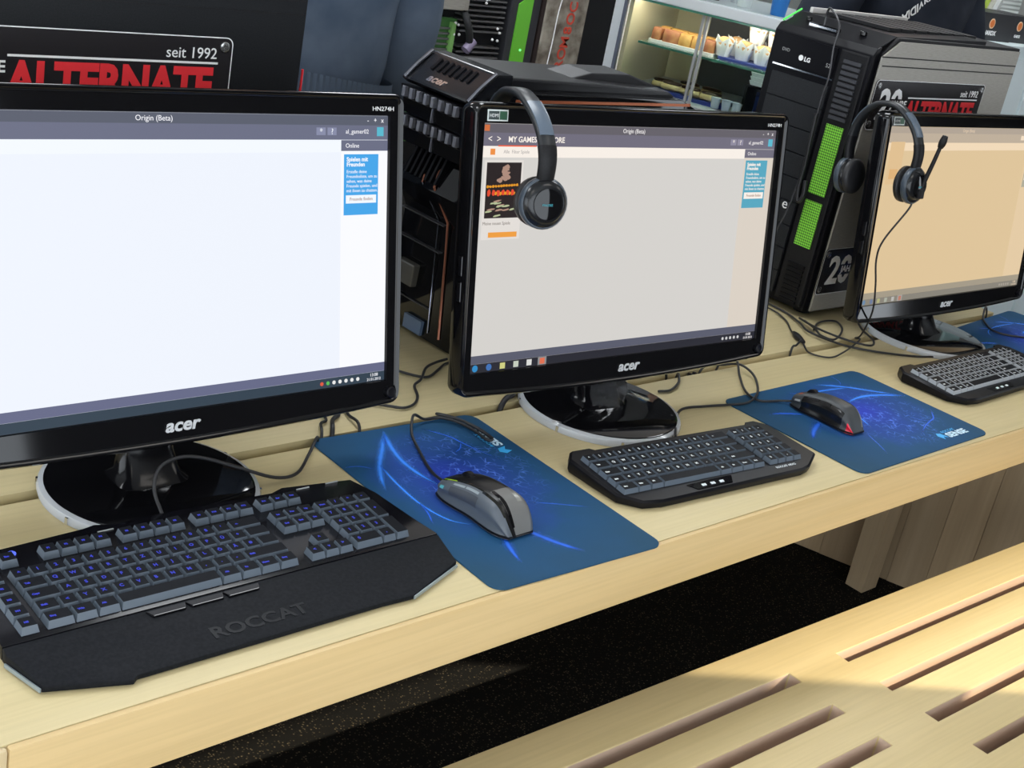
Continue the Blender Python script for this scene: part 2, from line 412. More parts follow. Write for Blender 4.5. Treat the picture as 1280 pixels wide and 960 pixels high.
    for i, s in enumerate(('Erstelle deine', 'Freundesliste, um zu', 'sehen, was deine', 'Freunde spielen, und', 'mit ihnen zu chatten.')):
        text('card_text', s, 0.0056, wtxt, sc, (0.236, y3, 0.0985 - i * 0.0058), R, ext=0.0001)
    flat('card_button', 0.2355, 0.2815, 0.0615, 0.0715, y3, E_('white'))
    text('card_button_text', 'Freunde finden', 0.0058, emis('card_ink', (0.35, 0.2, 0.15)), sc, (0.2585, y3 - 0.0002, 0.0648), R, align='CENTER', ext=0.0001)
    # task bar: start orb, pinned icons, tray
    icons = [(0.03, 0.25, 0.55), (0.05, 0.16, 0.45), (0.62, 0.62, 0.22), (0.55, 0.6, 0.5), (0.7, 0.7, 0.68), (0.75, 0.16, 0.08)]
    for i, col in enumerate(icons):
        if kind == 0 and i > 3: continue
        x = -0.289 + i * 0.0245
        f = 1.0 if kind < 2 else 0.5
        m = emis('icon_%d_%d' % (kind, i), tuple(a * f + (1 - f) * bb for a, bb in zip(col, c['task'])))
        q = MB()
        if i < 2: q.loops([[(x + 0.0048 * math.cos(a * PI / 8), y, -0.1622 + 0.0048 * math.sin(a * PI / 8)) for a in range(16)] for y in (y2 + 0.0003, y2)])
        else: xzbox(q, x - 0.0045, x + 0.0045, -0.1665, -0.158, y2, 0.0003)
        q.build('start_orb' if i == 0 else 'task_icon', m, sc)
        if i == 5: flat('task_frame', x - 0.008, x + 0.008, -0.1678, -0.1565, y2 + 0.0002, emis('task_frame_%d' % kind, tuple(0.25 + 0.5 * v for v in c['task'])))
    tray = [(0.7, 0.1, 0.05), (0.1, 0.5, 0.1), (0.8, 0.8, 0.8), (0.8, 0.8, 0.8), (0.8, 0.8, 0.8), (0.8, 0.8, 0.8), (0.8, 0.8, 0.8)] if kind == 0 else [(0.6, 0.6, 0.6)] * 5
    x = 0.268 - 0.0095 * len(tray)
    for col in tray:
        q = MB(); q.loops([[(x + 0.0026 * math.cos(a * PI / 4), y, -0.1625 + 0.0026 * math.sin(a * PI / 4)) for a in range(8)] for y in (y2 + 0.0003, y2)])
        q.build('tray_icon', emis('tray_%.1f_%.1f_%d' % (col[0], col[1], kind), col if kind < 2 else (0.4, 0.35, 0.3)), sc); x += 0.0092
    text('tray_clock', '13:08', 0.0058, ink, sc, (0.282, y2, -0.1616), R, align='CENTER', ext=0.0001)
    text('tray_clock', '21.01.2012', 0.0050, ink, sc, (0.282, y2, -0.1670), R, align='CENTER', ext=0.0001)
    if kind == 1:   # a plain game tile with a dark picture and an orange button
        flat('menu_underline', -0.272, -0.205, 0.1385, 0.1402, y3, emis('tab_orange', (0.85, 0.12, 0.05)))
        flat('back_badge', -0.2845, -0.2765, 0.1275, 0.1355, y2, emis('badge_orange', (0.85, 0.28, 0.06)))
        flat('start_badge', -0.2965, -0.288, 0.1585, 0.1665, y2, emis('badge_rust', (0.62, 0.16, 0.05)))
        text('address_text', 'Alle  Filter Spiele', 0.0066, emis('ink_grey', (0.45, 0.42, 0.4)), sc, (-0.262, y2, 0.1295), R, ext=0.0001)
        flat('tile_card', -0.2925, -0.2255, 0.0145, 0.1205, y2 + 0.0001, emis('tile_white', (0.76, 0.72, 0.68)))
        flat('cover_picture', -0.289, -0.229, 0.0435, 0.1175, y2 - 0.0002, emis('cover_dark', (0.022, 0.015, 0.016)))
        mc = [emis('cover_%d' % i, cc) for i, cc in enumerate([(0.75, 0.30, 0.02), (0.75, 0.07, 0.03), (0.42, 0.26, 0.2), (0.45, 0.5, 0.3)])]
        rng = random.Random(3)
        def blotch(x, z, rx, rz, mi, n=9, skew=0.0):
            P_ = [(x + rx * (0.6 + 0.4 * rng.random()) * math.cos(2 * PI * a / n) + skew * math.sin(2 * PI * a / n), z + rz * (0.6 + 0.4 * rng.random()) * math.sin(2 * PI * a / n)) for a in range(n)]
            P_ = [(min(max(a, -0.2885), -0.2295), min(max(b_, 0.044), 0.117)) for a, b_ in P_]
            blotch.k += 1; yy = y3 - 0.00002 * blotch.k
            MB().add([(a, yy, b_) for a, b_ in P_], [tuple(range(n))]).build('cover_patch', mc[mi], sc)
        blotch.k = 0
        for a in range(9): blotch(-0.262 + rng.uniform(-.008, .010), 0.094 + a * 0.0022, 0.006, 0.004, 2, skew=rng.uniform(-.004, .004))
        for a in range(12): blotch(-0.286 + a * 0.0046, 0.0855 + a * 0.0002, 0.003, 0.0022, 0)
        for a in range(7): blotch(-0.284 + a * 0.0082, 0.0775, 0.0042, 0.0052, 1)
        for a in range(5): blotch(-0.272 + a * 0.0082, 0.0765, 0.0026, 0.003, 0)
        for a in range(12): blotch(-0.260 + rng.uniform(-.026, .026), 0.055 + rng.uniform(-.009, .012), 0.007, 0.002, rng.choice((2, 2, 3)), skew=0.004)
        text('tile_caption', 'Meine neuen Spiele', 0.0062, emis('caption_ink', (0.25, 0.22, 0.2)), sc, (-0.2915, y3, 0.0345), R, ext=0.0001)
        flat('tile_button', -0.2805, -0.2305, 0.0175, 0.0245, y3, emis('tile_orange', (0.86, 0.34, 0.05)))
    if kind == 2:
        flat('cover_picture', -0.286, -0.240, 0.062, 0.1405, y2, emis('glow_amber', (0.73, 0.51, 0.27)))
        flat('cover_patch', -0.278, -0.252, 0.072, 0.09, y3, emis('glow_amber_deep', (0.72, 0.43, 0.18)))
    # lettering and controls on the bezel
    text('maker_logo', 'acer', 0.0215, mat('logo_silver', (0.62, 0.63, 0.64), 0.3, 0.2), t, (0, 0, pz), (PI / 2 + tilt, 0, 0), align='CENTER', shear=0.2, bold=0.0006, ext=0.0004, sx=1.15)
    lo = [o for o in t.children if o.name.startswith('maker_logo')][0]
    off = Matrix.Rotation(tilt, 3, 'X') @ Vector((0.004, -0.0038, -0.1915)); lo.location = Vector((0, 0, pz)) + off
    off = Matrix.Rotation(tilt, 3, 'X') @ Vector((0.271, -0.0028, 0.1745))
    text('model_lettering', 'HN274H', 0.0075, M_SIGNWHITE, t, Vector((0, 0, pz)) + off, (PI / 2 + tilt, 0, 0), ext=0.0002, sx=1.2)
    q = MB(); q.loops([[(0.305 + r * math.cos(a * PI / 10), y, -0.1845 + r * math.sin(a * PI / 10)) for a in range(20)] for r, y in ((0.0075, -0.002), (0.0075, -0.0062), (0.006, -0.0072), (0.004, -0.0066))])
    q.build('power_button', M_BLACK, t, loc, rot, smooth=40)
    for z in ((-0.02, -0.055) if kind else (-0.02,)):   # sockets in the left side
        q = MB().box(-W - 0.0006, -W + 0.002, 0.005, 0.012, z - 0.013, z + 0.013).build('side_socket', M_CHROME, t, loc, rot)
        MB().box(-W - 0.0008, -W + 0.002, 0.0062, 0.0108, z - 0.0115, z + 0.0115).build('socket_hole', M_BLACK, q)
    if kind:        # small label in the upper corner
        q = xzbox(MB(), -0.297, -0.262, 0.1715, 0.1865, -0.0032, 0.0006).build('corner_sticker', mat('sticker_frame', (0.75, 0.8, 0.78), 0.4), t, loc, rot)
        xzbox(MB(), -0.295, -0.2775, 0.1735, 0.1845, -0.0035, 0.0004).build('sticker_print', mat('sticker_dark', (0.05, 0.07, 0.07), 0.4), q)
        xzbox(MB(), -0.2765, -0.264, 0.1735, 0.1845, -0.0035, 0.0004).build('sticker_print', mat('sticker_green', (0.04, 0.12, 0.07), 0.4), q)
        text('sticker_lettering', 'HDMI', 0.0062, M_SIGNWHITE, q, (-0.294, -0.0038, 0.1768), R, ext=0.0001)
    # stand: clear-rimmed round foot and neck
    bx, by = base
    MB().lathe([(0.121, 0.003), (0.121, 0.0125), (0.1185, 0.0138), (0.05, 0.0150), (0.0, 0.0150)], 64, c=(bx, by, 0)).build('foot', M_GLOSS, t, smooth=40)
    rim = MB(); rim.loops([[(bx + r * math.cos(2 * PI * i / 64), by + r * math.sin(2 * PI * i / 64), z) for i in range(64)] for r, z in ((0.1212, 0.0005), (0.1275, 0.0005), (0.1285, 0.006), (0.1265, 0.0105), (0.1212, 0.0125), (0.1212, 0.0005))], cap0=False, cap1=False)
    fr = rim.build('foot_rim', M_CLEAR, t, smooth=40)
    for i in range(8):
        a = 2 * PI * (i + 0.4) / 8
        MB().box(-0.0022, 0.0022, 0.1262, 0.1292, 0.001, 0.0095).build('rim_tab', M_CHROME, fr, (bx, by, 0), (0, 0, a))
    nk = MB(); Ln = []
    for z, y, hw, hd in ((0.0145, 0.012, 0.046, 0.034), (0.022, 0.014, 0.036, 0.026), (0.05, 0.024, 0.031, 0.018), (0.09, 0.042, 0.033, 0.016), (0.14, 0.062, 0.038, 0.016), (0.20, 0.076, 0.044, 0.016), (0.26, 0.082, 0.046, 0.014)):
        Ln.append([(bx + hw * math.copysign(abs(math.cos(a)) ** 0.5, math.cos(a)), by + y + hd * math.copysign(abs(math.sin(a)) ** 0.5, math.sin(a)), z) for a in (2 * PI * i / 20 for i in range(20))])
    nk.loops(Ln).build('neck', mat('neck_black', (0.004, 0.004, 0.005), 0.14, spec=0.3), t, smooth=50)
    if kind == 1:   # crumpled protective film still on the neck
        q = MB(); rng = random.Random(5); rows = []
        for i in range(9):
            z = 0.018 + i * 0.010
            yy = by - 0.024 + z * 0.30
            rows.append([(bx - 0.036 + j * 0.0103 + rng.uniform(-.003, .003), yy - 0.004 + rng.uniform(-.006, .004) + abs(j - 3.5) * 0.0016, z + rng.uniform(-.003, .003)) for j in range(8)])
        q.loops(rows, cap0=False, cap1=False, closed=False).build('film', mat('clear_film', (0.9, 0.92, 0.95), 0.12, trans=0.97, ior=1.12), t)
    return t
make_monitor(0, 'black monitor with a bright blue-white screen behind the keyboard with palm rest', -0.3687, 0.3845, 0.2722, -0.0147, -0.2262, (-0.016, -0.024))
make_monitor(1, 'black monitor with a grey-white screen and a small dark game tile', 0.3644, 0.3424, 0.2701, -0.0555, -0.1913, (-0.004, -0.008))
make_monitor(2, 'black monitor with a beige-tinted screen at the end of the desk', 1.3788, 0.377, 0.2636, -0.0219, -0.143, (-0.016, -0.013))

# ------------------------------------------------------------------ keyboards
KEYM = {}
def key_mesh(wu, hu=1.0, side=None, u=0.019, v=0.019, h=0.0085):
    k = (round(wu, 3), hu, side.name, u)
    if k in KEYM: return KEYM[k]
    x, y = wu * u / 2 - 0.0006, hu * v / 2 - 0.0006
    tx, ty = x - 0.0017, y - 0.0025
    mb = MB()
    v_ = [(-x, -y, 0), (x, -y, 0), (x, y, 0), (-x, y, 0), (-tx, -ty + 0.0006, h - 0.0006), (tx, -ty + 0.0006, h - 0.0006), (tx, ty + 0.001, h), (-tx, ty + 0.001, h)]
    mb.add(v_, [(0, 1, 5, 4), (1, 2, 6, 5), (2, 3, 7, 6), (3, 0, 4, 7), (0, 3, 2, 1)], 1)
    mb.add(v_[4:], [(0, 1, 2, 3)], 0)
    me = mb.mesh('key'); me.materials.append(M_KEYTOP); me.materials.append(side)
    KEYM[k] = me
    return me
def put_key(kb, x, y, zf, tilt, wu, s, side, legm, u=0.019, v=0.019, hu=1.0):
    o = link('key', key_mesh(wu, hu, side, u, v), kb, (x, y, zf(y)), (tilt, 0, 0))
    if s and legm:
        sz = 0.0062 if len(s) == 1 else 0.0036
        me = text_mesh(s, sz, align='CENTER', ext=0.0001, bold=0.0002)
        k = (s, sz, legm.name)
        if k not in KEYM:
            m2 = me.copy(); m2.materials.clear(); m2.materials.append(legm); KEYM[k] = m2
        link('legend', KEYM[k], o, (-(wu - 1) * u / 2 - 0.001, -0.0012, 0.0086), (0, 0, 0))
ROWS = [
    [(1, '^'), (1, '1'), (1, '2'), (1, '3'), (1, '4'), (1, '5'), (1, '6'), (1, '7'), (1, '8'), (1, '9'), (1, '0'), (1, 'ß'), (1, "'"), (2, '<-')],
    [(1.5, 'Tab'), (1, 'Q'), (1, 'W'), (1, 'E'), (1, 'R'), (1, 'T'), (1, 'Z'), (1, 'U'), (1, 'I'), (1, 'O'), (1, 'P'), (1, 'Ü'), (1, '+'), (1.5, '')],
    [(1.75, 'Caps'), (1, 'A'), (1, 'S'), (1, 'D'), (1, 'F'), (1, 'G'), (1, 'H'), (1, 'J'), (1, 'K'), (1, 'L'), (1, 'Ö'), (1, 'Ä'), (1, '#'), (1.25, '')],
    [(1.25, 'Shift'), (1, '<'), (1, 'Y'), (1, 'X'), (1, 'C'), (1, 'V'), (1, 'B'), (1, 'N'), (1, 'M'), (1, ','), (1, '.'), (1, '-'), (2.75, 'Shift')],
    [(1.5, 'Strg'), (1.25, 'Win'), (1.25, 'Alt'), (6, ''), (1.25, 'Alt'), (1.25, 'Fn'), (1.25, 'Menu'), (1.25, 'Strg')]]
CABLES = {
 'kb1': [(-0.422,0.268,0.022), (-0.419,0.296,0.040), (-0.406,0.311,0.058), (-0.377,0.319,0.062), (-0.344,0.319,0.055), (-0.297,0.313,0.036), (-0.245,0.311,0.014), (-0.208,0.318,0.010), (-0.165,0.356,0.010), (-0.124,0.395,0.008), (-0.122,0.400,-0.06)],
 'kb2': [(0.383,0.199,0.016), (0.458,0.260,0.005), (0.504,0.286,0.004), (0.551,0.280,0.004), (0.603,0.269,0.004), (0.644,0.261,0.006), (0.699,0.285,0.006), (0.751,0.334,0.008), (0.759,0.372,0.012), (0.730,0.386,0.010), (0.684,0.397,0.004), (0.682,0.400,-0.06)],
 'kb3': [(1.226,0.262,0.016), (1.232,0.290,0.004), (1.184,0.316,0.004), (1.137,0.350,0.004), (1.102,0.393,0.004), (1.080,0.452,0.008), (1.112,0.500,0.006), (1.140,0.560,0.004), (1.142,0.640,0.004), (1.12,0.80,0.004)],
 'mouse1': [(-0.050,0.205,0.016), (-0.035,0.261,0.006), (-0.008,0.325,0.006), (0.005,0.357,0.012), (0.032,0.389,0.020), (0.057,0.393,0.008), (0.081,0.390,0.008), (0.097,0.372,0.008), (0.104,0.340,0.008), (0.102,0.308,0.008), (0.110,0.306,0.009), (0.111,0.340,0.009), (0.103,0.372,0.010), (0.084,0.396,0.010), (0.092,0.398,0.008), (0.11,0.374,0.007), (0.117,0.340,0.007), (0.115,0.310,0.007)],
 'mouse2': [(0.733,0.222,0.012), (0.710,0.245,0.006), (0.671,0.258,0.006), (0.677,0.293,0.006), (0.717,0.340,0.010), (0.746,0.372,0.020), (0.750,0.388,0.016), (0.728,0.396,0.004), (0.726,0.400,-0.06)],
}
CABLES = {k: v for k, v in CABLES.items()}
def cable_child(key, parent, r=0.0022, m=None):
    inv = (Matrix.Translation(parent.location) @ parent.rotation_euler.to_matrix().to_4x4()).inverted()
    return MB().tube([inv @ Vector(p) for p in CABLES[key]], r).build('cable', m or M_CABLE, parent, smooth=60)

def keyboard_large():
    kb = thing('keyboard', 'large black keyboard with blue-lit keys and a wide palm rest', 'keyboard', (-0.405, 0.15, 0), 0)
    zt = lambda x, y: 0.0165 + (y + 0.035) * 0.055
    body = [(-0.262, -0.033), (0.260, -0.033), (0.2535, 0.003), (0.2445, 0.071), (0.232, 0.107), (0.14, 0.1195), (0.122, 0.1135), (-0.053, 0.121), (-0.066, 0.115), (-0.096, 0.124), (-0.11, 0.121), (-0.232, 0.114), (-0.247, 0.075), (-0.26, 0.01)]
    MB().prism(body, 0.002, zt).build('body', M_GLOSS if False else mat('kb_gloss', (0.004, 0.004, 0.006), 0.18, spec=0.35), kb, bevel=0.0012, segs=2, smooth=30)
    pz = lambda x, y: 0.0160 + (y + 0.034) * 0.10
    palm = [(-0.262, -0.0335), (-0.2615, -0.029 - 0.006), (-0.2615, -0.032), (-0.251, -0.094), (-0.174, -0.120), (-0.168, -0.115), (0.12, -0.1155), (0.159, -0.118), (0.2475, -0.0855), (0.260, -0.0335)]
    palm = [(-0.262, -0.0335), (-0.263, -0.045), (-0.251, -0.094), (-0.174, -0.120), (-0.168, -0.115), (0.12, -0.1155), (0.159, -0.118), (0.2475, -0.0855), (0.260, -0.0335)]
    MB().prism(palm, 0.002, pz).build('palm_rest', M_RUBBER, kb, bevel=0.0015, segs=2, smooth=30)
    met = mat('edge_trim', (0.30, 0.36, 0.40), 0.35, 0.4)
    for a, c in (((-0.2635, -0.045), (-0.2518, -0.0945)), ((0.1592, -0.1184), (0.2480, -0.0860))):
        d = Vector((c[0] - a[0], c[1] - a[1])).normalized(); nrm = Vector((d.y, -d.x)) * 0.0014
        q = MB(); q.loops([[(p[0], p[1], 0.003), (p[0] + nrm.x, p[1] + nrm.y, 0.003), (p[0] + nrm.x, p[1] + nrm.y, 0.0072), (p[0], p[1], 0.0072)] for p in (a, c)])
        q.build('edge_trim', met, kb)
    tilt = math.atan(0.055)
    zf = lambda y: 0.0163 + (y + 0.035) * 0.055
    def row(x, y, ks):
        for wu, s in ks:
            put_key(kb, x + wu * 0.0095, y, zf, tilt, wu, s, M_KEYSHEEN, M_LEGBLUE); x += wu * 0.019
    X0 = -0.620 + 0.405; y0 = 0.122 - 0.15 + 0.0095 + 0.002
    for i, r in enumerate(ROWS):
        row(X0, y0 + (4 - i) * 0.019, r)
    yF = y0 + 5 * 0.019 + 0.0115
    row(X0, yF, [(1, 'Esc')])
    for g, x in enumerate((-0.5765, -0.4895, -0.4025)):
        row(x + 0.405, yF, [(1, 'F%d' % (g * 4 + j + 1)) for j in range(4)])
    row(-0.3185 + 0.405, yF, [(1, 'Prt'), (1, 'Scr'), (1, 'Pau')])
    row(-0.3185 + 0.405, y0 + 4 * 0.019, [(1, 'Ins'), (1, 'Pos'), (1, 'Up')])
    row(-0.3185 + 0.405, y0 + 3 * 0.019, [(1, 'Del'), (1, 'End'), (1, 'Dn')])
    row(-0.2995 + 0.405, y0 + 0.019, [(1, '^')]); row(-0.3185 + 0.405, y0, [(1, '<'), (1, 'v'), (1, '>')])
    xn = -0.2575 + 0.405
    for i, r in enumerate(([(1, 'Num'), (1, '/'), (1, '*'), (1, '-')], [(1, '7'), (1, '8'), (1, '9')], [(1, '4'), (1, '5'), (1, '6')], [(1, '1'), (1, '2'), (1, '3')], [(2, '0'), (1, ',')])):
        row(xn, y0 + (4 - i) * 0.019, r)
    for k in (2.5, 0.5):
        put_key(kb, xn + 3.5 * 0.019, y0 + k * 0.019, zf, tilt, 1, '+' if k > 1 else '', M_KEYSHEEN, M_LEGBLUE, hu=2.0)
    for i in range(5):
        put_key(kb, -0.646 + 0.405 + 0.0095, y0 + i * 0.019, zf, tilt, 1, 'M%d' % (5 - i), M_KEYSHEEN, M_LEGBLUE)
    # light, media keys, thumb keys, embossed word
    MB().lathe([(0.0045, 0), (0.0045, 0.001), (0.002, 0.0028), (0, 0.003)], 16, c=(-0.600 + 0.405, 0.2535 - 0.15, zt(0, 0.104))).build('mode_light', M_BLUELED, kb, smooth=60)
    for x in (-0.09, 0.163, 0.205):
        MB().box(x - 0.009, x + 0.009, 0.108, 0.1095, zt(0, 0.108), zt(0, 0.108) + 0.001).build('media_mark', mat('grey_mark', (0.35, 0.36, 0.36), 0.4), kb)
    for i, x in enumerate((-0.098, -0.055, -0.012)):
        poly = [(x - 0.018, -0.047), (x + 0.018, -0.047), (x + 0.022, -0.037), (x - 0.022, -0.037)]
        MB().prism(poly, 0.010, 0.0172).build('thumb_key', M_GLOSS, kb, bevel=0.001)
    text('palm_lettering', 'ROCCAT', 0.023, mat('emboss_black', (0.009, 0.010, 0.012), 0.35, spec=0.14), kb, (-0.02, -0.098, pz(0, -0.098) + 0.0002), (math.atan(0.10), 0, 0), ext=0.0004, bold=0.0006, sx=1.2, align='CENTER')
    cable_child('kb1', kb)
    return kb
keyboard_large()
def keyboard_compact(label, loc, yaw, key, side, sp_lit):
    kb = thing('keyboard', label, 'keyboard', loc, yaw, 'compact black keyboards')
    zt = lambda x, y: 0.0190 + (y + 0.0) * 0.065
    out = [(-0.212, 0.044), (-0.207, -0.05), (-0.182, -0.076), (-0.150, -0.082), (0.150, -0.078), (0.170, -0.073), (0.212, -0.048), (0.203, 0.043), (0.186, 0.060), (0.166, 0.060), (0.163, 0.054), (-0.158, 0.056), (-0.164, 0.062), (-0.196, 0.062)]
    low = MB(); n = len(out)
    low.loops([[(x * 0.985, y * 0.985, 0.002) for x, y in out], [(x, y, 0.008) for x, y in out], [(x, y, zt(x, y) - 0.003) for x, y in out], [(x * 0.985, y * 0.975, zt(x, y)) for x, y in out]])
    low.build('body', M_BLACK, kb, smooth=35)
    tilt = math.atan(0.065); zf = lambda y: zt(0, y) - 0.0012
    u = 0.019; y0 = -0.0465
    rows = [list(r) for r in ROWS]
    for i, r in enumerate(rows):
        x = -0.198
        for wu, s in r:
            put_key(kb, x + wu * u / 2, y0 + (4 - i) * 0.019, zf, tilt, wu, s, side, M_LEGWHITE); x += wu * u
    un = 0.0178
    for i, r in enumerate((['Nm', '/', '*', '-'], ['7', '8', '9', '+'], ['4', '5', '6', ''], ['1', '2', '3', ''], ['0', '', ',', ''])):
        for j, s in enumerate(r):
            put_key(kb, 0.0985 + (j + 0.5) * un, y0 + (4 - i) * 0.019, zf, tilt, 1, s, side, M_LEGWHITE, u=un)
    ml = mat('thumb_marks', (0.7, 0.75, 0.78), 0.4)
    MB().prism([(-0.075, -0.076), (-0.005, -0.076), (0.008, -0.060), (-0.03, -0.0595), (-0.085, -0.062)], 0.010, lambda x, y: zt(x, y) + 0.0008).build('thumb_pad', M_GLOSS, kb)
    for i in range(3):
        x = -0.058 + i * 0.018
        MB().prism([(x - 0.004, -0.0715), (x + 0.004, -0.0715), (x + 0.005, -0.067), (x - 0.003, -0.067)], 0.012, lambda x, y: zt(x, y) + 0.0016).build('thumb_key', ml, kb)
    text('maker_lettering', 'ROCCAT ARVO', 0.0062, ml, kb, (0.102, -0.066, zt(0, -0.066) + 0.0003), (tilt, 0, 0), ext=0.0002)
    cable_child(key, kb)
    return kb
keyboard_compact('compact black keyboard between two blue mouse pads, in front of the grey-white screen', (0.362, 0.137, 0), -0.072, 'kb2', M_KEYSHEEN, False)
keyboard_compact('compact black keyboard in front of the beige-tinted screen', (1.272, 0.185, 0), 0.012, 'kb3', M_KEYSHEEN2, True)

# ------------------------------------------------------------------ mouse pads
m_pad = mat('pad_print', (0.02, 0.1, 0.3), 0.6, spec=0.12); N, Lk, b = nodes(m_pad)
mp = objcoord(N, Lk, (1, 1.25, 0), loc=(-0.03, -0.012, 0))
ln = N.new('ShaderNodeVectorMath'); ln.operation = 'LENGTH'; Lk.new(mp.outputs[0], ln.inputs[0])
nz = N.new('ShaderNodeTexNoise'); nz.inputs['Scale'].default_value = 14; nz.inputs['Detail'].default_value = 6
mp2 = objcoord(N, Lk); Lk.new(mp2.outputs[0], nz.inputs['Vector'])
ad = N.new('ShaderNodeMath'); ad.operation = 'MULTIPLY_ADD'; Lk.new(nz.outputs['Fac'], ad.inputs[0]); ad.inputs[1].default_value = 0.12; Lk.new(ln.outputs['Value'], ad.inputs[2])
rp = ramp(N, [(0.06, (0.028, 0.055, 0.46)), (0.14, (0.022, 0.070, 0.31)), (0.21, (0.018, 0.080, 0.185)), (0.32, (0.020, 0.070, 0.13))]); Lk.new(ad.outputs[0], rp.inputs[0])
vo = N.new('ShaderNodeTexVoronoi'); vo.feature = 'DISTANCE_TO_EDGE'; vo.inputs['Scale'].default_value = 95; 
nz2 = N.new('ShaderNodeTexNoise'); nz2.inputs['Scale'].default_value = 40; Lk.new(mp2.outputs[0], nz2.inputs['Vector'])
mv = N.new('ShaderNodeMixRGB'); mv.inputs[0].default_value = 0.02; Lk.new(mp2.outputs[0], mv.inputs[1]); Lk.new(nz2.outputs['Color'], mv.inputs[2]); Lk.new(mv.outputs[0], vo.inputs['Vector'])
cr = ramp(N, [(0.0, (1, 1, 1)), (0.10, (0, 0, 0))]); Lk.new(vo.outputs['Distance'], cr.inputs[0])
mp3 = objcoord(N, Lk, (1, 1.1, 0), loc=(-0.055, 0.02, 0))
ln2 = N.new('ShaderNodeVectorMath'); ln2.operation = 'LENGTH'; Lk.new(mp3.outputs[0], ln2.inputs[0])
mk = ramp(N, [(0.0, (0.95, 0.95, 0.95)), (0.07, (0.8, 0.8, 0.8)), (0.125, (0, 0, 0))]); Lk.new(ln2.outputs['Value'], mk.inputs[0])
nm = N.new('ShaderNodeMath'); nm.operation = 'MULTIPLY'; Lk.new(cr.outputs[0], nm.inputs[0]); Lk.new(mk.outputs[0], nm.inputs[1])
nz3 = N.new('ShaderNodeTexNoise'); nz3.inputs['Scale'].default_value = 55; Lk.new(mp2.outputs[0], nz3.inputs['Vector'])
r3 = ramp(N, [(0.45, (0, 0, 0)), (0.65, (1, 1, 1))]); Lk.new(nz3.outputs['Fac'], r3.inputs[0])
nm2 = N.new('ShaderNodeMath'); nm2.operation = 'MULTIPLY'; Lk.new(nm.outputs[0], nm2.inputs[0]); Lk.new(r3.outputs[0], nm2.inputs[1])
mx = N.new('ShaderNodeMixRGB'); mx.inputs[2].default_value = (0.13, 0.27, 0.95, 1); Lk.new(nm2.outputs[0], mx.inputs[0]); Lk.new(rp.outputs[0], mx.inputs[1]); Lk.new(mx.outputs[0], b.inputs['Base Color'])
M_STREAK = mat('streak_bright', (0.05, 0.27, 0.98), 0.5, spec=0.25)
M_STREAK2 = mat('streak_dim', (0.025, 0.14, 0.70), 0.5, spec=0.25)
for m_ in (M_STREAK, M_STREAK2):
    N, Lk, b = nodes(m_); a_ = N.new('ShaderNodeAttribute'); a_.attribute_name = 'fade'; Lk.new(a_.outputs['Fac'], b.inputs['Alpha'])
STREAKS = [  # points in mm on the printed pad, widest half-width, bright
    ([(192, 24), (147, 42), (106, 52), (66, 52), (29, 44)], 4.2, 1), ([(29, 44), (10, 20), (-4, -12), (-18, -38)], 2.6, 1),
    ([(185, 27), (143, 60), (108, 88), (75, 108), (45, 122)], 3.6, 1), ([(108, 88), (55, 97), (0, 100), (-45, 90), (-68, 66)], 2.2, 1),
    ([(2, 100), (-19, 104), (-48, 116)], 1.8, 0), ([(182, -34), (150, -58), (128, -64), (94, -74), (57, -90)], 2.0, 0), ([(128, -64), (112, -50), (104, -34)], 1.3, 0),
    ([(-95, 14), (-120, 4), (-145, -8), (-172, -26)], 5.0, 0), ([(-98, 45), (-118, 56), (-140, 64), (-162, 70)], 3.6, 0), ([(-48, -46), (-65, -78), (-88, -116)], 1.2, 0), ([(117, 138), (113, 116), (97, 100)], 1.0, 0)]
def rounded_poly(w, h, r, n=6):
    P = []
    for cx, cy, a0 in ((w / 2 - r, h / 2 - r, 0), (-w / 2 + r, h / 2 - r, PI / 2), (-w / 2 + r, -h / 2 + r, PI), (w / 2 - r, -h / 2 + r, 1.5 * PI)):
        for i in range(n + 1): P.append((cx + r * math.cos(a0 + PI / 2 * i / n), cy + r * math.sin(a0 + PI / 2 * i / n)))
    return P
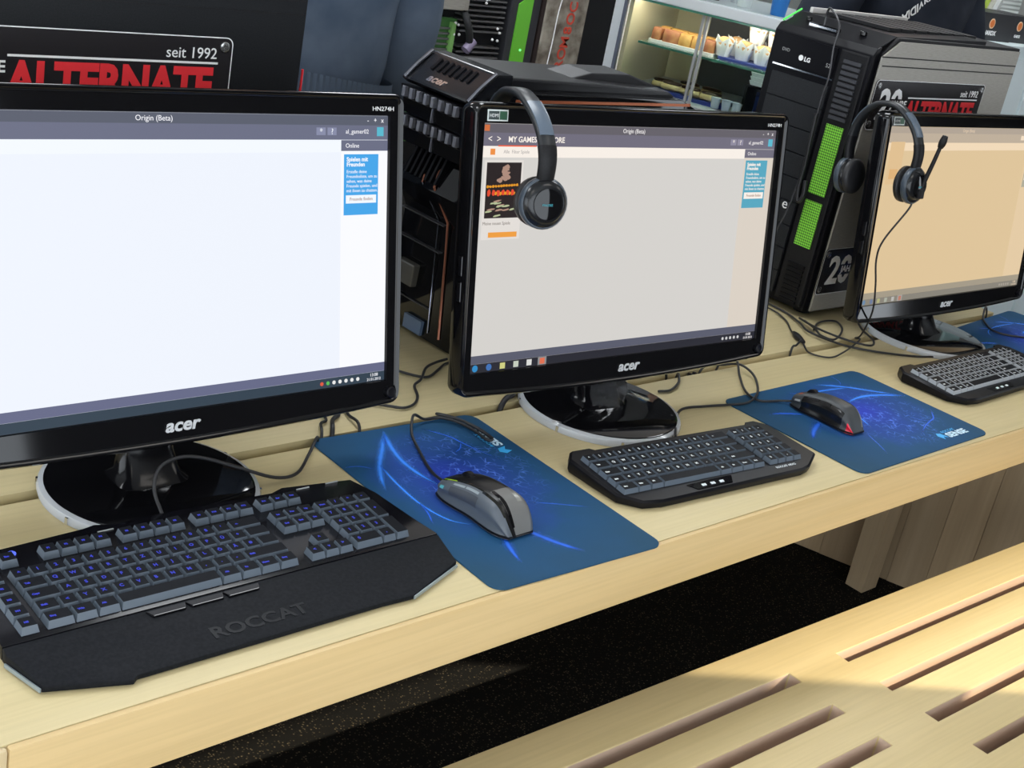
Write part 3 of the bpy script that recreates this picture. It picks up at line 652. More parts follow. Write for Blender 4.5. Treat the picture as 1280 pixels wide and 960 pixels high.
def mouse_pad(label, loc, yaw):
    t = thing('mouse_pad', label, 'mouse pad', loc, yaw, 'blue mouse pads')
    sh = MB().prism(rounded_poly(0.40, 0.28, 0.018), 0.0004, 0.0022).build('mat', m_pad, t)
    for pts, wd, br in STREAKS:
        P = spline([(x / 1000, y / 1000, 0) for x, y in pts], 6); L = []
        for i, p in enumerate(P):
            d = (P[min(i + 1, len(P) - 1)] - P[max(i - 1, 0)]).normalized(); nn = Vector((-d.y, d.x, 0))
            q_ = wd / 1000 * 2.3 * (0.3 + 0.7 * math.sin(PI * min(1, 0.15 + 0.85 * i / (len(P) - 1)))) * (0.85 + 0.3 * random.random())
            L.append([tuple(p + nn * q_ * a + Vector((0, 0, 0.0023))) for a in (-1, -0.5, -0.12, 0.12, 0.5, 1)])
        o = MB().loops(L, cap0=False, cap1=False, closed=False).build('printed_streak', M_STREAK if br else M_STREAK2, t)
        at = o.data.attributes.new('fade', 'FLOAT', 'POINT')
        for k in range(len(o.data.vertices)):
            e = (k // 6) / (len(L) - 1); at.data[k].value = (0, 0.28, 1, 1, 0.28, 0)[k % 6] * min(1, (1 - e) * 4 + 0.1) * min(1, e * 6 + 0.2)
    mw = mat('pad_lettering', (0.62, 0.82, 0.95), 0.5); mc = mat('pad_emblem', (0.05, 0.42, 0.85), 0.5)
    text('lettering', 'SENSE', 0.019, mw, t, (0.101, -0.120, 0.0024), (0, 0, 0), ext=0.0001, bold=0.0007, sx=1.2)
    text('lettering', 'ROCCAT', 0.0085, mc, t, (0.101, -0.104, 0.0024), (0, 0, 0), ext=0.0001, sx=1.2)
    e = MB().prism([(0.078, -0.108), (0.083, -0.121), (0.089, -0.113), (0.097, -0.119), (0.094, -0.104), (0.085, -0.100)], 0.0023, 0.0025)
    e.build('emblem', mc, t)
    return t
mouse_pad('blue mouse pad set lengthwise beside the keyboard with palm rest, carrying a grey mouse', (0, 0.1983, 0), PI / 2 - 0.0362)
mouse_pad('blue mouse pad set crosswise between the two compact keyboards, under a dark mouse', (0.8108, 0.1525, 0), 0.0152)
mouse_pad('pale-looking blue mouse pad at the far end of the desk', (1.632, 0.245, 0), 0.10)

# ------------------------------------------------------------------ mice
def mouse(label, loc, yaw, Ln, Wd, Ht, kind, ckey):
    t = thing('mouse', label, 'mouse', loc, yaw)
    NU, NV = 36, 40
    def prof(u):   # u 0 front .. 1 rear
        wv = (0.40 + 0.06 * math.cos(u * 2 * PI * 0.9 + 0.3)) * Wd * min(1, (math.sin(PI * (0.10 + 0.86 * u)) ** 0.33) * 1.02)
        hv = Ht * (0.48 + 0.54 * math.sin(PI * min(1, (u + 0.02) ** 0.85) * 0.78)) * (1 if u < 0.72 else max(0.03, 1 - ((u - 0.72) / 0.285) ** 2.4))
        if kind == 0: wv *= 1.08
        return wv, hv
    def P(u, v, off=0.0):
        wv, hv = prof(u); a = PI * (1 - v)
        ca, sa = math.cos(a), math.sin(a)
        x = wv * math.copysign(abs(ca) ** 0.62, ca); z = hv * abs(sa) ** 0.55
        if z < hv * 0.55: x *= 1 - 0.14 * math.sin(PI * min(1, z / (hv * 0.55 + 1e-6))) * (1 if kind else 0.75)
        y = (0.5 - u) * Ln
        c = Vector((0, y, hv * 0.3)); p = Vector((x, y, z)); d = (p - c)
        d.normalize() if d.length > 1e-6 else None
        return p + d * off + Vector((0, 0, 0.003))
    def region(u, v):
        if kind == 0:
            edge = 0.30 + 0.03 * math.sin(u * 5) + (0.12 * max(0, u - 0.55))
            if v < edge: return 'side_panel'
            if v < edge + 0.035: return 'trim_line'
            if v > 0.72: return 'right_panel'
            return 'rear_shell' if u > 0.60 and v > edge + 0.10 else 'top_shell'
        if v < 0.27 and 0.16 < u < 0.80: return 'side_grip'
        if v > 0.73 and 0.16 < u < 0.80: return 'side_grip_right'
        if u > 0.90 and (v < 0.17): return 'tail_light'
        return 'top_shell'
    mats = {'side_panel': mat('mouse_grey', (0.085, 0.10, 0.12), 0.36), 'right_panel': mat('mouse_grey', (0.085, 0.10, 0.12), 0.36), 'trim_line': mat('mouse_gloss', (0.01, 0.01, 0.008), 0.1), 'rear_shell': mat('mouse_rear', (0.15, 0.15, 0.145), 0.35),
            'top_shell': mat('mouse_top', (0.008, 0.008, 0.009), 0.28, spec=0.35) if kind == 0 else mat('mouse_charcoal', (0.045, 0.05, 0.055), 0.42), 'side_grip': mat('mouse_gloss_side', (0.008, 0.008, 0.009), 0.18), 'side_grip_right': mat('mouse_gloss_side', (0.008, 0.008, 0.009), 0.18),
            'tail_light': mat('red_lens', (0.55, 0.01, 0.03), 0.15, emit=(0.9, 0.02, 0.05), estr=0.12)}
    parts = {}
    for i in range(NU):
        for j in range(NV):
            r = region((i + 0.5) / NU, (j + 0.5) / NV)
            parts.setdefault(r, []).append([P((i + a) / NU, (j + c) / NV) for a, c in ((0, 0), (1, 0), (1, 1), (0, 1))])
    for r, qs in parts.items():
        mb = MB(); V = {}
        for q in qs:
            ids = []
            for p in q:
                k = tuple(round(c, 6) for c in p)
                if k not in V: V[k] = len(mb.v); mb.v.append(tuple(p))
                ids.append(V[k])
            mb.f.append(tuple(ids)); mb.mi.append(0)
        mb.build(r, mats[r], t, smooth=50)
    # underside and front closing piece
    base = [P(i / NU, 0) for i in range(NU + 1)] + [P(i / NU, 1) for i in range(NU, -1, -1)]
    MB().loops([[(p.x * s, p.y * s, z) for p in base] for s, z in ((0.96, 0.0024), (1.0, 0.0034), (0.995, 0.006))]).build('base', M_BLACK, t)
    fr = [tuple(P(0, j / NV)) for j in range(NV + 1)]
    MB().add(fr, [tuple(range(len(fr)))]).build('nose', M_BLACK, t)
    # scroll wheel and the split between the two buttons
    w0 = P(0.20, 0.5)
    q = MB(); q.loops([[(dx, r * math.cos(2 * PI * i / 20), r * math.sin(2 * PI * i / 20)) for i in range(20)] for dx, r in ((-0.0045, 0.008), (-0.0035, 0.0105), (0.0035, 0.0105), (0.0045, 0.008))])
    q.build('scroll_wheel', M_BLACK, t, (0, w0.y, w0.z - 0.005), smooth=40)
    q = MB(); q.loops([[tuple(P(u, 0.5 + s * 0.012, 0.0004)) for s in (-1, 1)] for u in (0.02, 0.06, 0.10, 0.14)], cap0=False, cap1=False, closed=False).build('button_gap', M_BLACK, t)
    def patch(name, us, vs, m, off):
        L = [[tuple(P(u, v, off)) for v in vs] for u in us]
        MB().loops(L, cap0=False, cap1=False, closed=False).build(name, m, t, smooth=40)
    rng = lambda a, c, n: [a + (c - a) * i / n for i in range(n + 1)]
    if kind == 0:
        mg = mat('thumb_button', (0.25, 0.29, 0.31), 0.25)
        patch('thumb_button', rng(0.22, 0.36, 4), rng(0.235, 0.275, 2), mg, 0.0011)
        patch('thumb_button', rng(0.375, 0.54, 4), rng(0.235, 0.28, 2), mg, 0.0011)
        patch('thumb_rest', rng(0.20, 0.56, 8), rng(0.06, 0.20, 4), mat('thumb_rest', (0.055, 0.062, 0.075), 0.4), 0.0005)
        patch('light_strip', rng(0.03, 0.22, 6), rng(0.325, 0.338, 1), mat('lime_strip', (0.35, 0.60, 0.02), 0.3, emit=(0.4, 0.8, 0.02), estr=0.25), 0.0008)
        patch('side_emblem', rng(0.06, 0.12, 2), rng(0.11, 0.17, 2), emis('cyan_mark', (0.12, 0.5, 0.6), 0.7), 0.0008)
        patch('rear_emblem', rng(0.72, 0.82, 4), rng(0.53, 0.60, 4), mat('rear_emblem', (0.26, 0.26, 0.24), 0.25), 0.0006)
        patch('gloss_band', rng(0.62, 0.96, 10), rng(0.405, 0.45, 2), M_GLOSS, 0.0008)
    else:
        patch('thumb_button', rng(0.24, 0.40, 4), rng(0.20, 0.26, 2), M_MATTE, 0.0014)
        patch('thumb_button', rng(0.42, 0.58, 4), rng(0.20, 0.26, 2), M_MATTE, 0.0014)
        patch('front_emblem', rng(0.05, 0.11, 2), rng(0.36, 0.44, 2), mat('rust_mark', (0.35, 0.06, 0.03), 0.4), 0.0006)
        patch('side_lettering', rng(0.06, 0.15, 2), rng(0.10, 0.15, 1), mat('grey_mark', (0.35, 0.36, 0.36), 0.4), 0.0008)
        patch('rear_stripe', rng(0.55, 0.97, 8), rng(0.62, 0.72, 2), mat('mouse_stripe', (0.22, 0.22, 0.20), 0.4), 0.0006)
    cable_child(ckey, t, 0.0021)
    return t
mouse('grey and black mouse with a lime light strip on the lengthwise mouse pad', (-0.038, 0.149, 0.0018), 0.03, 0.130, 0.082, 0.040, 0, 'mouse1')
mouse('dark charcoal mouse with a red tail light on the crosswise mouse pad', (0.738, 0.167, 0.0018), 0.02, 0.124, 0.068, 0.037, 1, 'mouse2')

# ------------------------------------------------------------------ headsets
M_BAND = mat('headband_black', (0.016, 0.018, 0.021), 0.36)
M_PLATE = mat('headband_plate', (0.10, 0.13, 0.17), 0.28)
M_CUP = mat('cup_black', (0.010, 0.011, 0.013), 0.2)
M_RING = mat('cup_ring', (0.05, 0.065, 0.085), 0.3)
def headset(label, mon, xh, dy, zoff, wid, mic, turn=0.0, back=1.0):
    px, py, pz, yaw, tilt = mon
    Rm = Euler((tilt, 0, yaw)).to_matrix()
    t = thing('headset', label, 'headset', Vector((px, py, pz)) + Rm @ Vector((xh, 0, 0)), 0, 'headsets hung over monitors')
    t.rotation_euler = (Rm @ Matrix.Rotation(turn, 3, 'Z')).to_euler()
    t.location += Rm @ (Vector((0, -0.07, 0)) - Matrix.Rotation(turn, 3, 'Z') @ Vector((0, -0.07, 0)))
    base = [(-0.080, 0.075), (-0.092, 0.105), (-0.094, 0.132), (-0.081, 0.160), (-0.055, 0.184), (-0.02, 0.2025), (0.015, 0.2075), (0.05, 0.2035), (0.083, 0.186), (0.106, 0.160), (0.116, 0.130), (0.114, 0.100), (0.102, 0.072)]
    ctr = 0.011
    pts = [((y - ctr) * wid * (back if y > ctr else 1) + ctr + dy, z + zoff) for y, z in base]
    P = spline([(0, y, z) for y, z in pts], 5)
    def band(i0, i1, hw, th, name, m, parent, off=0.0):
        L = []
        for i in range(i0, i1 + 1):
            d = (P[min(i + 1, len(P) - 1)] - P[max(i - 1, 0)]).normalized(); nn = Vector((0, -d.z, d.y))
            if nn.dot(P[i] - Vector((0, ctr + dy, 0.10))) < 0: nn = -nn
            f = 0.8 + 0.2 * math.sin(PI * i / (len(P) - 1))
            c = P[i] + nn * off
            L.append([tuple(c + Vector((a * hw * f, 0, 0)) + nn * b * th) for a, b in ((-1, -0.4), (-0.7, -1), (0.7, -1), (1, -0.4), (1, 0.4), (0.7, 1), (-0.7, 1), (-1, 0.4))])
        return MB().loops(L).build(name, m, parent, smooth=60)
    n = len(P) - 1
    hb = band(0, n, 0.013, 0.0052, 'headband', M_BAND, t)
    for a, c in ((0.24, 0.38), (0.62, 0.76)):
        band(int(n * a), int(n * c), 0.0108, 0.0018, 'band_plate', M_PLATE, hb, 0.0046)
    band(int(n * 0.08), int(n * 0.20), 0.0138, 0.0058, 'slider', M_MATTE, hb)
    band(int(n * 0.80), int(n * 0.92), 0.0138, 0.0058, 'slider', M_MATTE, hb)
    for side, (y, z) in ((-1, pts[0]), (1, pts[-1])):
        z -= 0.004
        def fn(a, b, c, side=side, y=y, z=z):    # the lathe axis turns to y, the outer face away from the monitor
            yy = side * c
            return (a, y + yy + side * 0.010, z + b)
        cup = MB().lathe([(0.0, -0.012), (0.028, -0.012), (0.0315, -0.008), (0.0325, 0.000), (0.030, 0.008), (0.023, 0.0125), (0.0, 0.0135)], 28, fn=fn).build('ear_cup', M_CUP, t, smooth=40)
        MB().lathe([(0.017, -0.024), (0.027, -0.025), (0.0325, -0.021), (0.0330, -0.015), (0.029, -0.0118), (0.017, -0.0118)], 28, fn=fn).build('ear_pad', noise_mat('pad_leather', (0.012, 0.012, 0.014), (0.02, 0.02, 0.022), 90, 0.45), cup, smooth=50)
        MB().lathe([(0.0325, -0.006), (0.0338, -0.004), (0.0338, 0.003), (0.0322, 0.005)], 28, fn=fn).build('cup_ring', M_RING, cup, smooth=50)
        MB().lathe([(0.020, 0.0128), (0.020, 0.0150), (0.015, 0.0160), (0, 0.0165)], 24, fn=fn).build('cup_cap', M_GLOSS, cup, smooth=40)
        q = MB().box(-0.009, 0.009, -0.004, 0.004, -0.002, 0.032)
        q.build('fork', M_MATTE, cup, (0, y + side * 0.012, z), bevel=0.002)
        if side < 0:
            text('emblem', 'roccat', 0.0058, mat('cyan_print', (0.05, 0.35, 0.42), 0.4), cup, (-0.009, y - 0.0268, z - 0.002), (PI / 2, 0, 0), ext=0.0002)
    if mic:
        y, z = pts[0]
        MB().box(-0.006, 0.010, y - 0.030, y - 0.014, z - 0.026, z - 0.008).build('mic_hinge', M_MATTE, t, bevel=0.003)
        bo = MB().tube([(0.004, y - 0.022, z - 0.018), (0.006, y - 0.028, z + 0.008), (0.008, y - 0.037, z + 0.040), (0.010, y - 0.045, z + 0.072)], lambda f: 0.0046 - 0.0010 * f, 8).build('mic_boom', M_MATTE, t, smooth=60)
        MB().tube([(0.010, y - 0.044, z + 0.068), (0.0105, y - 0.047, z + 0.078), (0.011, y - 0.050, z + 0.090)], lambda f: 0.0048 + 0.0020 * math.sin(PI * f), 10).build('mic_tip', M_MATTE, t, smooth=60)
    return t
MON2 = (0.3644, 0.3424, 0.2701, -0.0555, -0.1913); MON3 = (1.3788, 0.377, 0.2636, -0.0219, -0.143)
headset('black headset with plain cups hung over the grey-white screened monitor', MON2, -0.262, 0.0, 0.0035, 1.0, False, -0.26, 0.80)
hs = headset('black headset with a boom microphone hung over the beige-screened monitor', MON3, -0.300, -0.004, 0.0005, 0.69, True)
inv = (Matrix.Translation(hs.location) @ hs.rotation_euler.to_matrix().to_4x4()).inverted()
hc = [(1.080, 0.318, 0.298), (1.070, 0.330, 0.272), (1.062, 0.345, 0.235), (1.066, 0.350, 0.195), (1.082, 0.345, 0.145), (1.100, 0.345, 0.09), (1.13, 0.37, 0.03), (1.165, 0.400, 0.007), (1.168, 0.391, 0.006), (1.065, 0.358, 0.006), (1.008, 0.352, 0.004), (0.985, 0.383, 0.004), (1.020, 0.424, 0.004), (1.048, 0.470, 0.004), (1.100, 0.528, 0.004), (1.12, 0.60, 0.004), (1.10, 0.80, 0.004)]
MB().tube([Vector((0.0, -0.066, 0.045)), Vector((-0.002, -0.067, 0.030))] + [inv @ Vector(p) for p in hc[2:]], 0.0018).build('cable', M_CABLE, hs, smooth=60)
MB().tube([inv @ Vector(p) for p in ((1.041, 0.462, 0.007), (1.03, 0.445, 0.007), (1.015, 0.418, 0.007))], lambda f: 0.0035 + 0.003 * math.sin(PI * f), 8).build('inline_remote', M_MATTE, hs, smooth=60)

# ------------------------------------------------------------------ loose cables on the desk
def cable(label, pts, r=0.0022, group=None, m=None):
    return tag(MB().tube(pts, r).build('cable', m or M_CABLE, smooth=60), label, 'cable', group)
cable('thin black cable dropping into the slot beside the lengthwise pad corner', [(-0.05, 0.62, 0.004), (-0.069, 0.462, 0.004), (-0.090, 0.437, 0.004), (-0.108, 0.408, 0.003), (-0.110, 0.400, -0.06)])
cable('thicker black cable dropping into the slot under the pad corner', [(0.0, 0.60, 0.005), (-0.040, 0.468, 0.005), (-0.068, 0.440, 0.005), (-0.090, 0.409, 0.004), (-0.092, 0.400, -0.06)], 0.0032)
cable('thin black cable slanting to the slot behind the lengthwise mouse pad', [(0.0, 0.58, 0.004), (-0.025, 0.483, 0.004), (-0.035, 0.447, 0.004), (-0.043, 0.411, 0.003), (-0.046, 0.400, -0.06)])
cable('black cable arching behind the bright blue-white monitor towards the glossy tower', [(0.06, 0.66, 0.004), (0.117, 0.587, 0.004), (0.133, 0.557, 0.004), (0.151, 0.530, 0.004), (0.168, 0.521, 0.004), (0.203, 0.539, 0.004), (0.225, 0.552, 0.004), (0.24, 0.556, 0.004)])
cable('wavy black cable lying between the two nearer monitors', [(-0.02, 0.50, 0.004), (0.026, 0.465, 0.004), (0.042, 0.452, 0.004), (0.058, 0.441, 0.004), (0.082, 0.447, 0.004), (0.105, 0.468, 0.004), (0.125, 0.501, 0.004), (0.146, 0.512, 0.007), (0.182, 0.545, 0.007), (0.212, 0.558, 0.007), (0.235, 0.558, 0.010)])
cable('stout black cable leaving the slot beside the clear-rimmed foot', [(0.212, 0.400, -0.06), (0.214, 0.402, -0.01), (0.230, 0.410, 0.006), (0.262, 0.425, 0.006), (0.319, 0.470, 0.006), (0.373, 0.52, 0.006)], 0.0045)
cable('thin black cable curling from the foot of the grey-white screened monitor', [(0.40, 0.52, 0.004), (0.47, 0.46, 0.004), (0.512, 0.42, 0.005), (0.537, 0.415, 0.005), (0.582, 0.411, 0.005), (0.60, 0.406, 0.002), (0.604, 0.400, -0.06)])
cable('thin black cable bent back over the slot near the clear-rimmed foot', [(0.52, 0.353, 0.003), (0.544, 0.348, 0.004), (0.584, 0.365, 0.005), (0.612, 0.392, 0.004), (0.616, 0.400, -0.06)])
cable('short black cable lying down into the slot by the silver-sided tower', [(1.012, 0.424, 0.009), (0.985, 0.414, 0.006), (0.962, 0.407, 0.003), (0.958, 0.400, -0.06)])
cable('black cable coiled in a small loop before the green-striped tower', [(1.115, 0.465, 0.004), (1.160, 0.488, 0.004), (1.198, 0.489, 0.005), (1.211, 0.475, 0.006), (1.160, 0.430, 0.012), (1.090, 0.400, 0.012), (1.079, 0.425, 0.012), (1.105, 0.457, 0.010), (1.13, 0.50, 0.008)])
cable('black cable looping beside the foot of the beige-screened monitor', [(1.31, 0.50, 0.005), (1.275, 0.470, 0.006), (1.230, 0.425, 0.006), (1.200, 0.380, 0.006), (1.152, 0.356, 0.010), (1.117, 0.382, 0.013), (1.097, 0.430, 0.016), (1.112, 0.478, 0.012), (1.14, 0.52, 0.005)])
cable('black cable rising from the slot onto the far mouse pad', [(1.700, 0.400, -0.06), (1.700, 0.402, 0.0), (1.690, 0.405, 0.022), (1.640, 0.380, 0.010), (1.611, 0.352, 0.006), (1.591, 0.325, 0.006), (1.606, 0.295, 0.006), (1.66, 0.265, 0.006), (1.72, 0.25, 0.006)])
for k, (x, yy) in enumerate(((0.655, 0.4), (0.668, 0.4))):
    tag(MB().tube([(x, yy, -0.07), (x, yy, -0.03), (x + 0.006, yy, -0.004)], 0.006, 8).build('plug', M_MATTE, smooth=60), 'black cable plug standing in the slot behind the grey-white screen', 'plug', 'plugs in the slot')

# ------------------------------------------------------------------ computer towers
m_mesh = mat('green_mesh', (0.2, 0.6, 0.05), 0.45); N, Lk, b = nodes(m_mesh)
mp = objcoord(N, Lk, (1, 1, 0.9), rot=(PI / 4, 0, 0))
ck = N.new('ShaderNodeTexChecker'); ck.inputs['Scale'].default_value = 300; Lk.new(mp.outputs[0], ck.inputs['Vector'])
ck.inputs['Color1'].default_value = (0.26, 0.72, 0.07, 1); ck.inputs['Color2'].default_value = (0.06, 0.20, 0.02, 1); Lk.new(ck.outputs['Color'], b.inputs['Base Color'])
m_bay = noise_mat('bay_mesh', (0.006, 0.007, 0.009), (0.018, 0.020, 0.024), 900, 0.5, lo=0.45, hi=0.6)
def sign_plate(t, x, z, y=-0.0015, full=True):
    """black plate with the shop's anniversary lettering; x, z its upper left corner on the near side"""
    s = MB().loops([rrect(x, x + 0.42, z - 0.098, z, 0.010, 5, yy, 0) for yy in (y, y + 0.0014)]).build('sign_plate', mat('plate_dark', (0.020, 0.018, 0.020), 0.25), t)
    o = MB(); a = rrect(x, x + 0.42, z - 0.098, z, 0.010, 5, y - 0.0004, 0); c = rrect(x + 0.0013, x + 0.4187, z - 0.0967, z - 0.0013, 0.009, 5, y - 0.0004, 0)
    o.loops([a, c], cap0=False, cap1=False).build('plate_outline', M_SIGNWHITE, s)
    for sx, sz in ((0.012, 0.012), (0.408, 0.012), (0.012, 0.086), (0.408, 0.086)):
        q = MB(); q.loops([[(x + sx + r * math.cos(i * PI / 8), yy, z - sz + r * math.sin(i * PI / 8)) for i in range(16)] for r, yy in ((0.0065, y), (0.0065, y - 0.0016), (0.005, y - 0.0024), (0.002, y - 0.002))])
        q.build('screw_cap', mat('screw_steel', (0.5, 0.5, 0.5), 0.25, 0.9), s, smooth=40)
    yt = y - 0.0006
    text('lettering', '20', 0.082, M_SIGNWHITE, s, (x + 0.025, yt, z - 0.075), (PI / 2, 0, 0), bold=0.0022, ext=0.0003, sx=0.98)
    text('lettering', 'JAHRE', 0.019, M_SIGNWHITE, s, (x + 0.070, yt - 0.0008, z - 0.0525), (PI / 2, 0, 0), bold=0.0005, ext=0.0003, sx=1.05)
    MB().box(x + 0.062, x + 0.127, yt - 0.0007, yt - 0.0003, z - 0.058, z - 0.036).build('lettering_ground', mat('plate_dark', (0.02, 0.018, 0.02), 0.25), s)
    MB().box(x + 0.127, x + 0.400, yt - 0.0002, yt + 0.0002, z - 0.0345, z - 0.0318).build('rule_line', M_SIGNWHITE, s)
    text('lettering', 'seit 1992', 0.0195, M_SIGNWHITE, s, (x + 0.398, yt, z - 0.0275), (PI / 2, 0, 0), ext=0.0003, align='RIGHT')
    text('lettering', 'ALTERNATE', 0.060, M_RED, s, (x + 0.128, yt, z - 0.082), (PI / 2, 0, 0), bold=0.0026, ext=0.0003, sx=0.832, space=0.98)
def tower(label, loc, side_m, second_sign, details, zs=0.491):
    t = thing('computer_tower', label, 'computer', loc, 0)
    Lx, Wy, Hz = 0.538, 0.245, 0.573
    prof = [(0.012, 0.012), (Lx, 0.012), (Lx, Hz - 0.003), (0.055, Hz - 0.003), (0.012, 0.537)]
    MB().prism(prof, 0.004, Wy, fn=lambda a, bb, c: (a, c, bb)).build('chassis', M_MATTE, t, bevel=0.002)
    pr2 = [(0.006, 0.016), (Lx - 0.004, 0.016), (Lx - 0.004, Hz - 0.009), (0.058, Hz - 0.009), (0.006, 0.532)]
    MB().prism(pr2, 0.0, 0.004, fn=lambda a, bb, c: (a, c, bb)).build('side_panel', side_m, t, bevel=0.0008)
    for z in (0.5335, 0.5165):
        MB().box(0.004 if z > 0.53 else 0.012, Lx - 0.006, -0.0006, 0.0006, z - 0.0011, z + 0.0011).build('panel_groove', M_MATTE, t)
    for x in (0.04, Lx - 0.06):
        for y in (0.04, Wy - 0.04):
            MB().lathe([(0.018, 0), (0.02, 0.004), (0.018, 0.0125)], 16, c=(x, y, 0)).build('foot', M_RUBBER, t)
    sign_plate(t, 0.008, zs)
    if second_sign: sign_plate(t, 0.002, 0.150)
    # moulded front, facing along -x
    fp = [(-0.004, 0.012), (0.012, 0.012), (0.012, 0.55), (0.0, 0.546), (-0.010, 0.532)]
    MB().prism(fp, 0.010, Wy, fn=lambda a, bb, c: (a, c, bb)).build('front_panel', M_BLACK, t, bevel=0.002)
    # top: sloped cover with buttons
    MB().prism([(0.0, 0.546), (0.055, Hz - 0.002), (0.40, Hz + 0.004), (0.40, Hz - 0.004), (0.05, Hz - 0.012)], 0.012, Wy - 0.006, fn=lambda a, bb, c: (a, c, bb)).build('top_cover', M_BLACK, t, bevel=0.001)
    if details:
        def fx(y0, y1, z0, z1, name, m, x=-0.010, d=0.004, par=t): return MB().box(x - d, x + 0.002, y0, y1, z0, z1).build(name, m, par)
        MB().box(-0.012, 0.0, 0.016, 0.082, 0.02, 0.53).build('front_strip', M_MATTE, t, bevel=0.004)
        for i in range(11): fx(0.028, 0.068, 0.398 + i * 0.0108, 0.4045 + i * 0.0108, 'vent_slat', mat('slat_grey', (0.05, 0.052, 0.06), 0.35), -0.011, 0.005)
        for i in range(9): fx(0.028, 0.068, 0.022 + i * 0.0095, 0.0275 + i * 0.0095, 'vent_slat', M_BLACK, -0.011, 0.004)
        fx(0.028, 0.068, 0.248, 0.387, 'green_mesh', m_mesh, -0.0115, 0.002)
        fx(0.028, 0.068, 0.1405, 0.234, 'green_mesh', m_mesh, -0.0115, 0.002)
        fx(0.084, 0.230, 0.466, 0.469, 'chrome_line', M_CHROME, -0.0105, 0.002)
        for i in range(9):
            fx(0.088, 0.226, 0.028 + i * 0.0475, 0.0735 + i * 0.0475, 'bay_cover', m_bay, -0.010, 0.003)
        fx(0.088, 0.226, 0.472, 0.528, 'optical_drive', M_BLACK, -0.010, 0.003)
        R = (PI / 2, 0, -PI / 2)
        text('drive_lettering', 'LG', 0.012, M_SIGNWHITE, t, (-0.0135, 0.158, 0.487), R, ext=0.0002, bold=0.0004)
        MB().lathe([(0.0055, 0), (0.0055, 0.0008)], 16, fn=lambda a, bb, c: (-0.0133 - c, 0.166 + a, 0.4915 + bb)).build('drive_emblem', M_SIGNWHITE, t)
        text('drive_lettering', 'DVD', 0.009, mat('grey_mark', (0.35, 0.36, 0.36), 0.4), t, (-0.0135, 0.215, 0.496), R, ext=0.0002)
        text('drive_lettering', '52', 0.011, mat('grey_mark', (0.35, 0.36, 0.36), 0.4), t, (-0.0135, 0.106, 0.488), R, ext=0.0002)
        text('drive_lettering', 'e', 0.03, M_SIGNWHITE, t, (-0.0135, 0.120, 0.20), R, ext=0.0002)
        zt = lambda x: 0.546 + x * 0.47
        for x, y, r in ((0.03, 0.20, 0.006), (0.03, 0.07, 0.0075)):
            MB().lathe([(r, 0), (r, 0.006), (r * 0.8, 0.0075), (0, 0.0075)], 18, c=(x, y, zt(x))).build('top_button', M_GLOSS, t, smooth=40)
        u = MB().box(0.010, 0.020, 0.115, 0.185, 0.551, 0.560).build('port_strip', M_GLOSS, t)
        MB().box(0.008, 0.0105, 0.118, 0.182, 0.5535, 0.5575).build('port_edge', M_CHROME, u)
        MB().tube([(-0.002, 0.238, 0.551), (0.05, 0.238, 0.5755)], 0.0018, 6, smooth=0).build('light_line', mat('green_line', (0.1, 0.7, 0.1), 0.4, emit=(0.1, 0.9, 0.15), estr=0.5), t, rot=(0, 0, 0))
        MB().box(0.06, 0.42, 0.218, 0.226, 0.572, 0.583).build('carry_rail', mat('rail_grey', (0.62, 0.60, 0.58), 0.4), t, bevel=0.002)
        for i in range(7):
            MB().prism([(0.10 + i * 0.05, 0.06), (0.14 + i * 0.05, 0.06), (0.125 + i * 0.05, 0.20), (0.085 + i * 0.05, 0.20)], 0.573, 0.5795).build('top_rib', M_MATTE, t)
        # the lead plugged into the top and hanging down the front
        lead = [(0.012, 0.150, 0.556), (0.010, 0.150, 0.585), (-0.004, 0.133, 0.594), (-0.020, 0.095, 0.570), (-0.024, 0.092, 0.528), (-0.024, 0.085, 0.476), (-0.024, 0.088, 0.428), (-0.024, 0.088, 0.372), (-0.024, 0.085, 0.308), (-0.026, 0.087, 0.267), (-0.028, 0.093, 0.206), (-0.030, 0.105, 0.151), (-0.030, 0.110, 0.083), (-0.035, 0.12, 0.03), (-0.045, 0.14, 0.012)]
        MB().tube(lead, 0.0021).build('lead', mat('lead_grey', (0.05, 0.05, 0.055), 0.25), t, smooth=60)
        MB().tube([(-0.024, 0.090, 0.400), (-0.025, 0.087, 0.350), (-0.025, 0.084, 0.300), (-0.026, 0.084, 0.250), (-0.027, 0.076, 0.226), (-0.027, 0.068, 0.24), (-0.026, 0.072, 0.27)], 0.0042).build('lead_bundle', M_CABLE, t, smooth=60)
    return t
t3 = tower('silver-sided computer tower with green mesh strips behind the headset with microphone', (1.165, 0.52, 0), M_SILVER, True, True)
t1 = tower('black-sided computer tower with a shop sign behind the bright blue-white screen', (-0.604, 0.62, 0), noise_mat('tower_black', (0.011, 0.012, 0.014), (0.016, 0.017, 0.019), 500, 0.45, spec=0.2), False, False, 0.482)
MB().box(0.540, 0.5415, -0.0002, 0.003, 0.36, 0.445).build('red_edge', M_RED, t1)

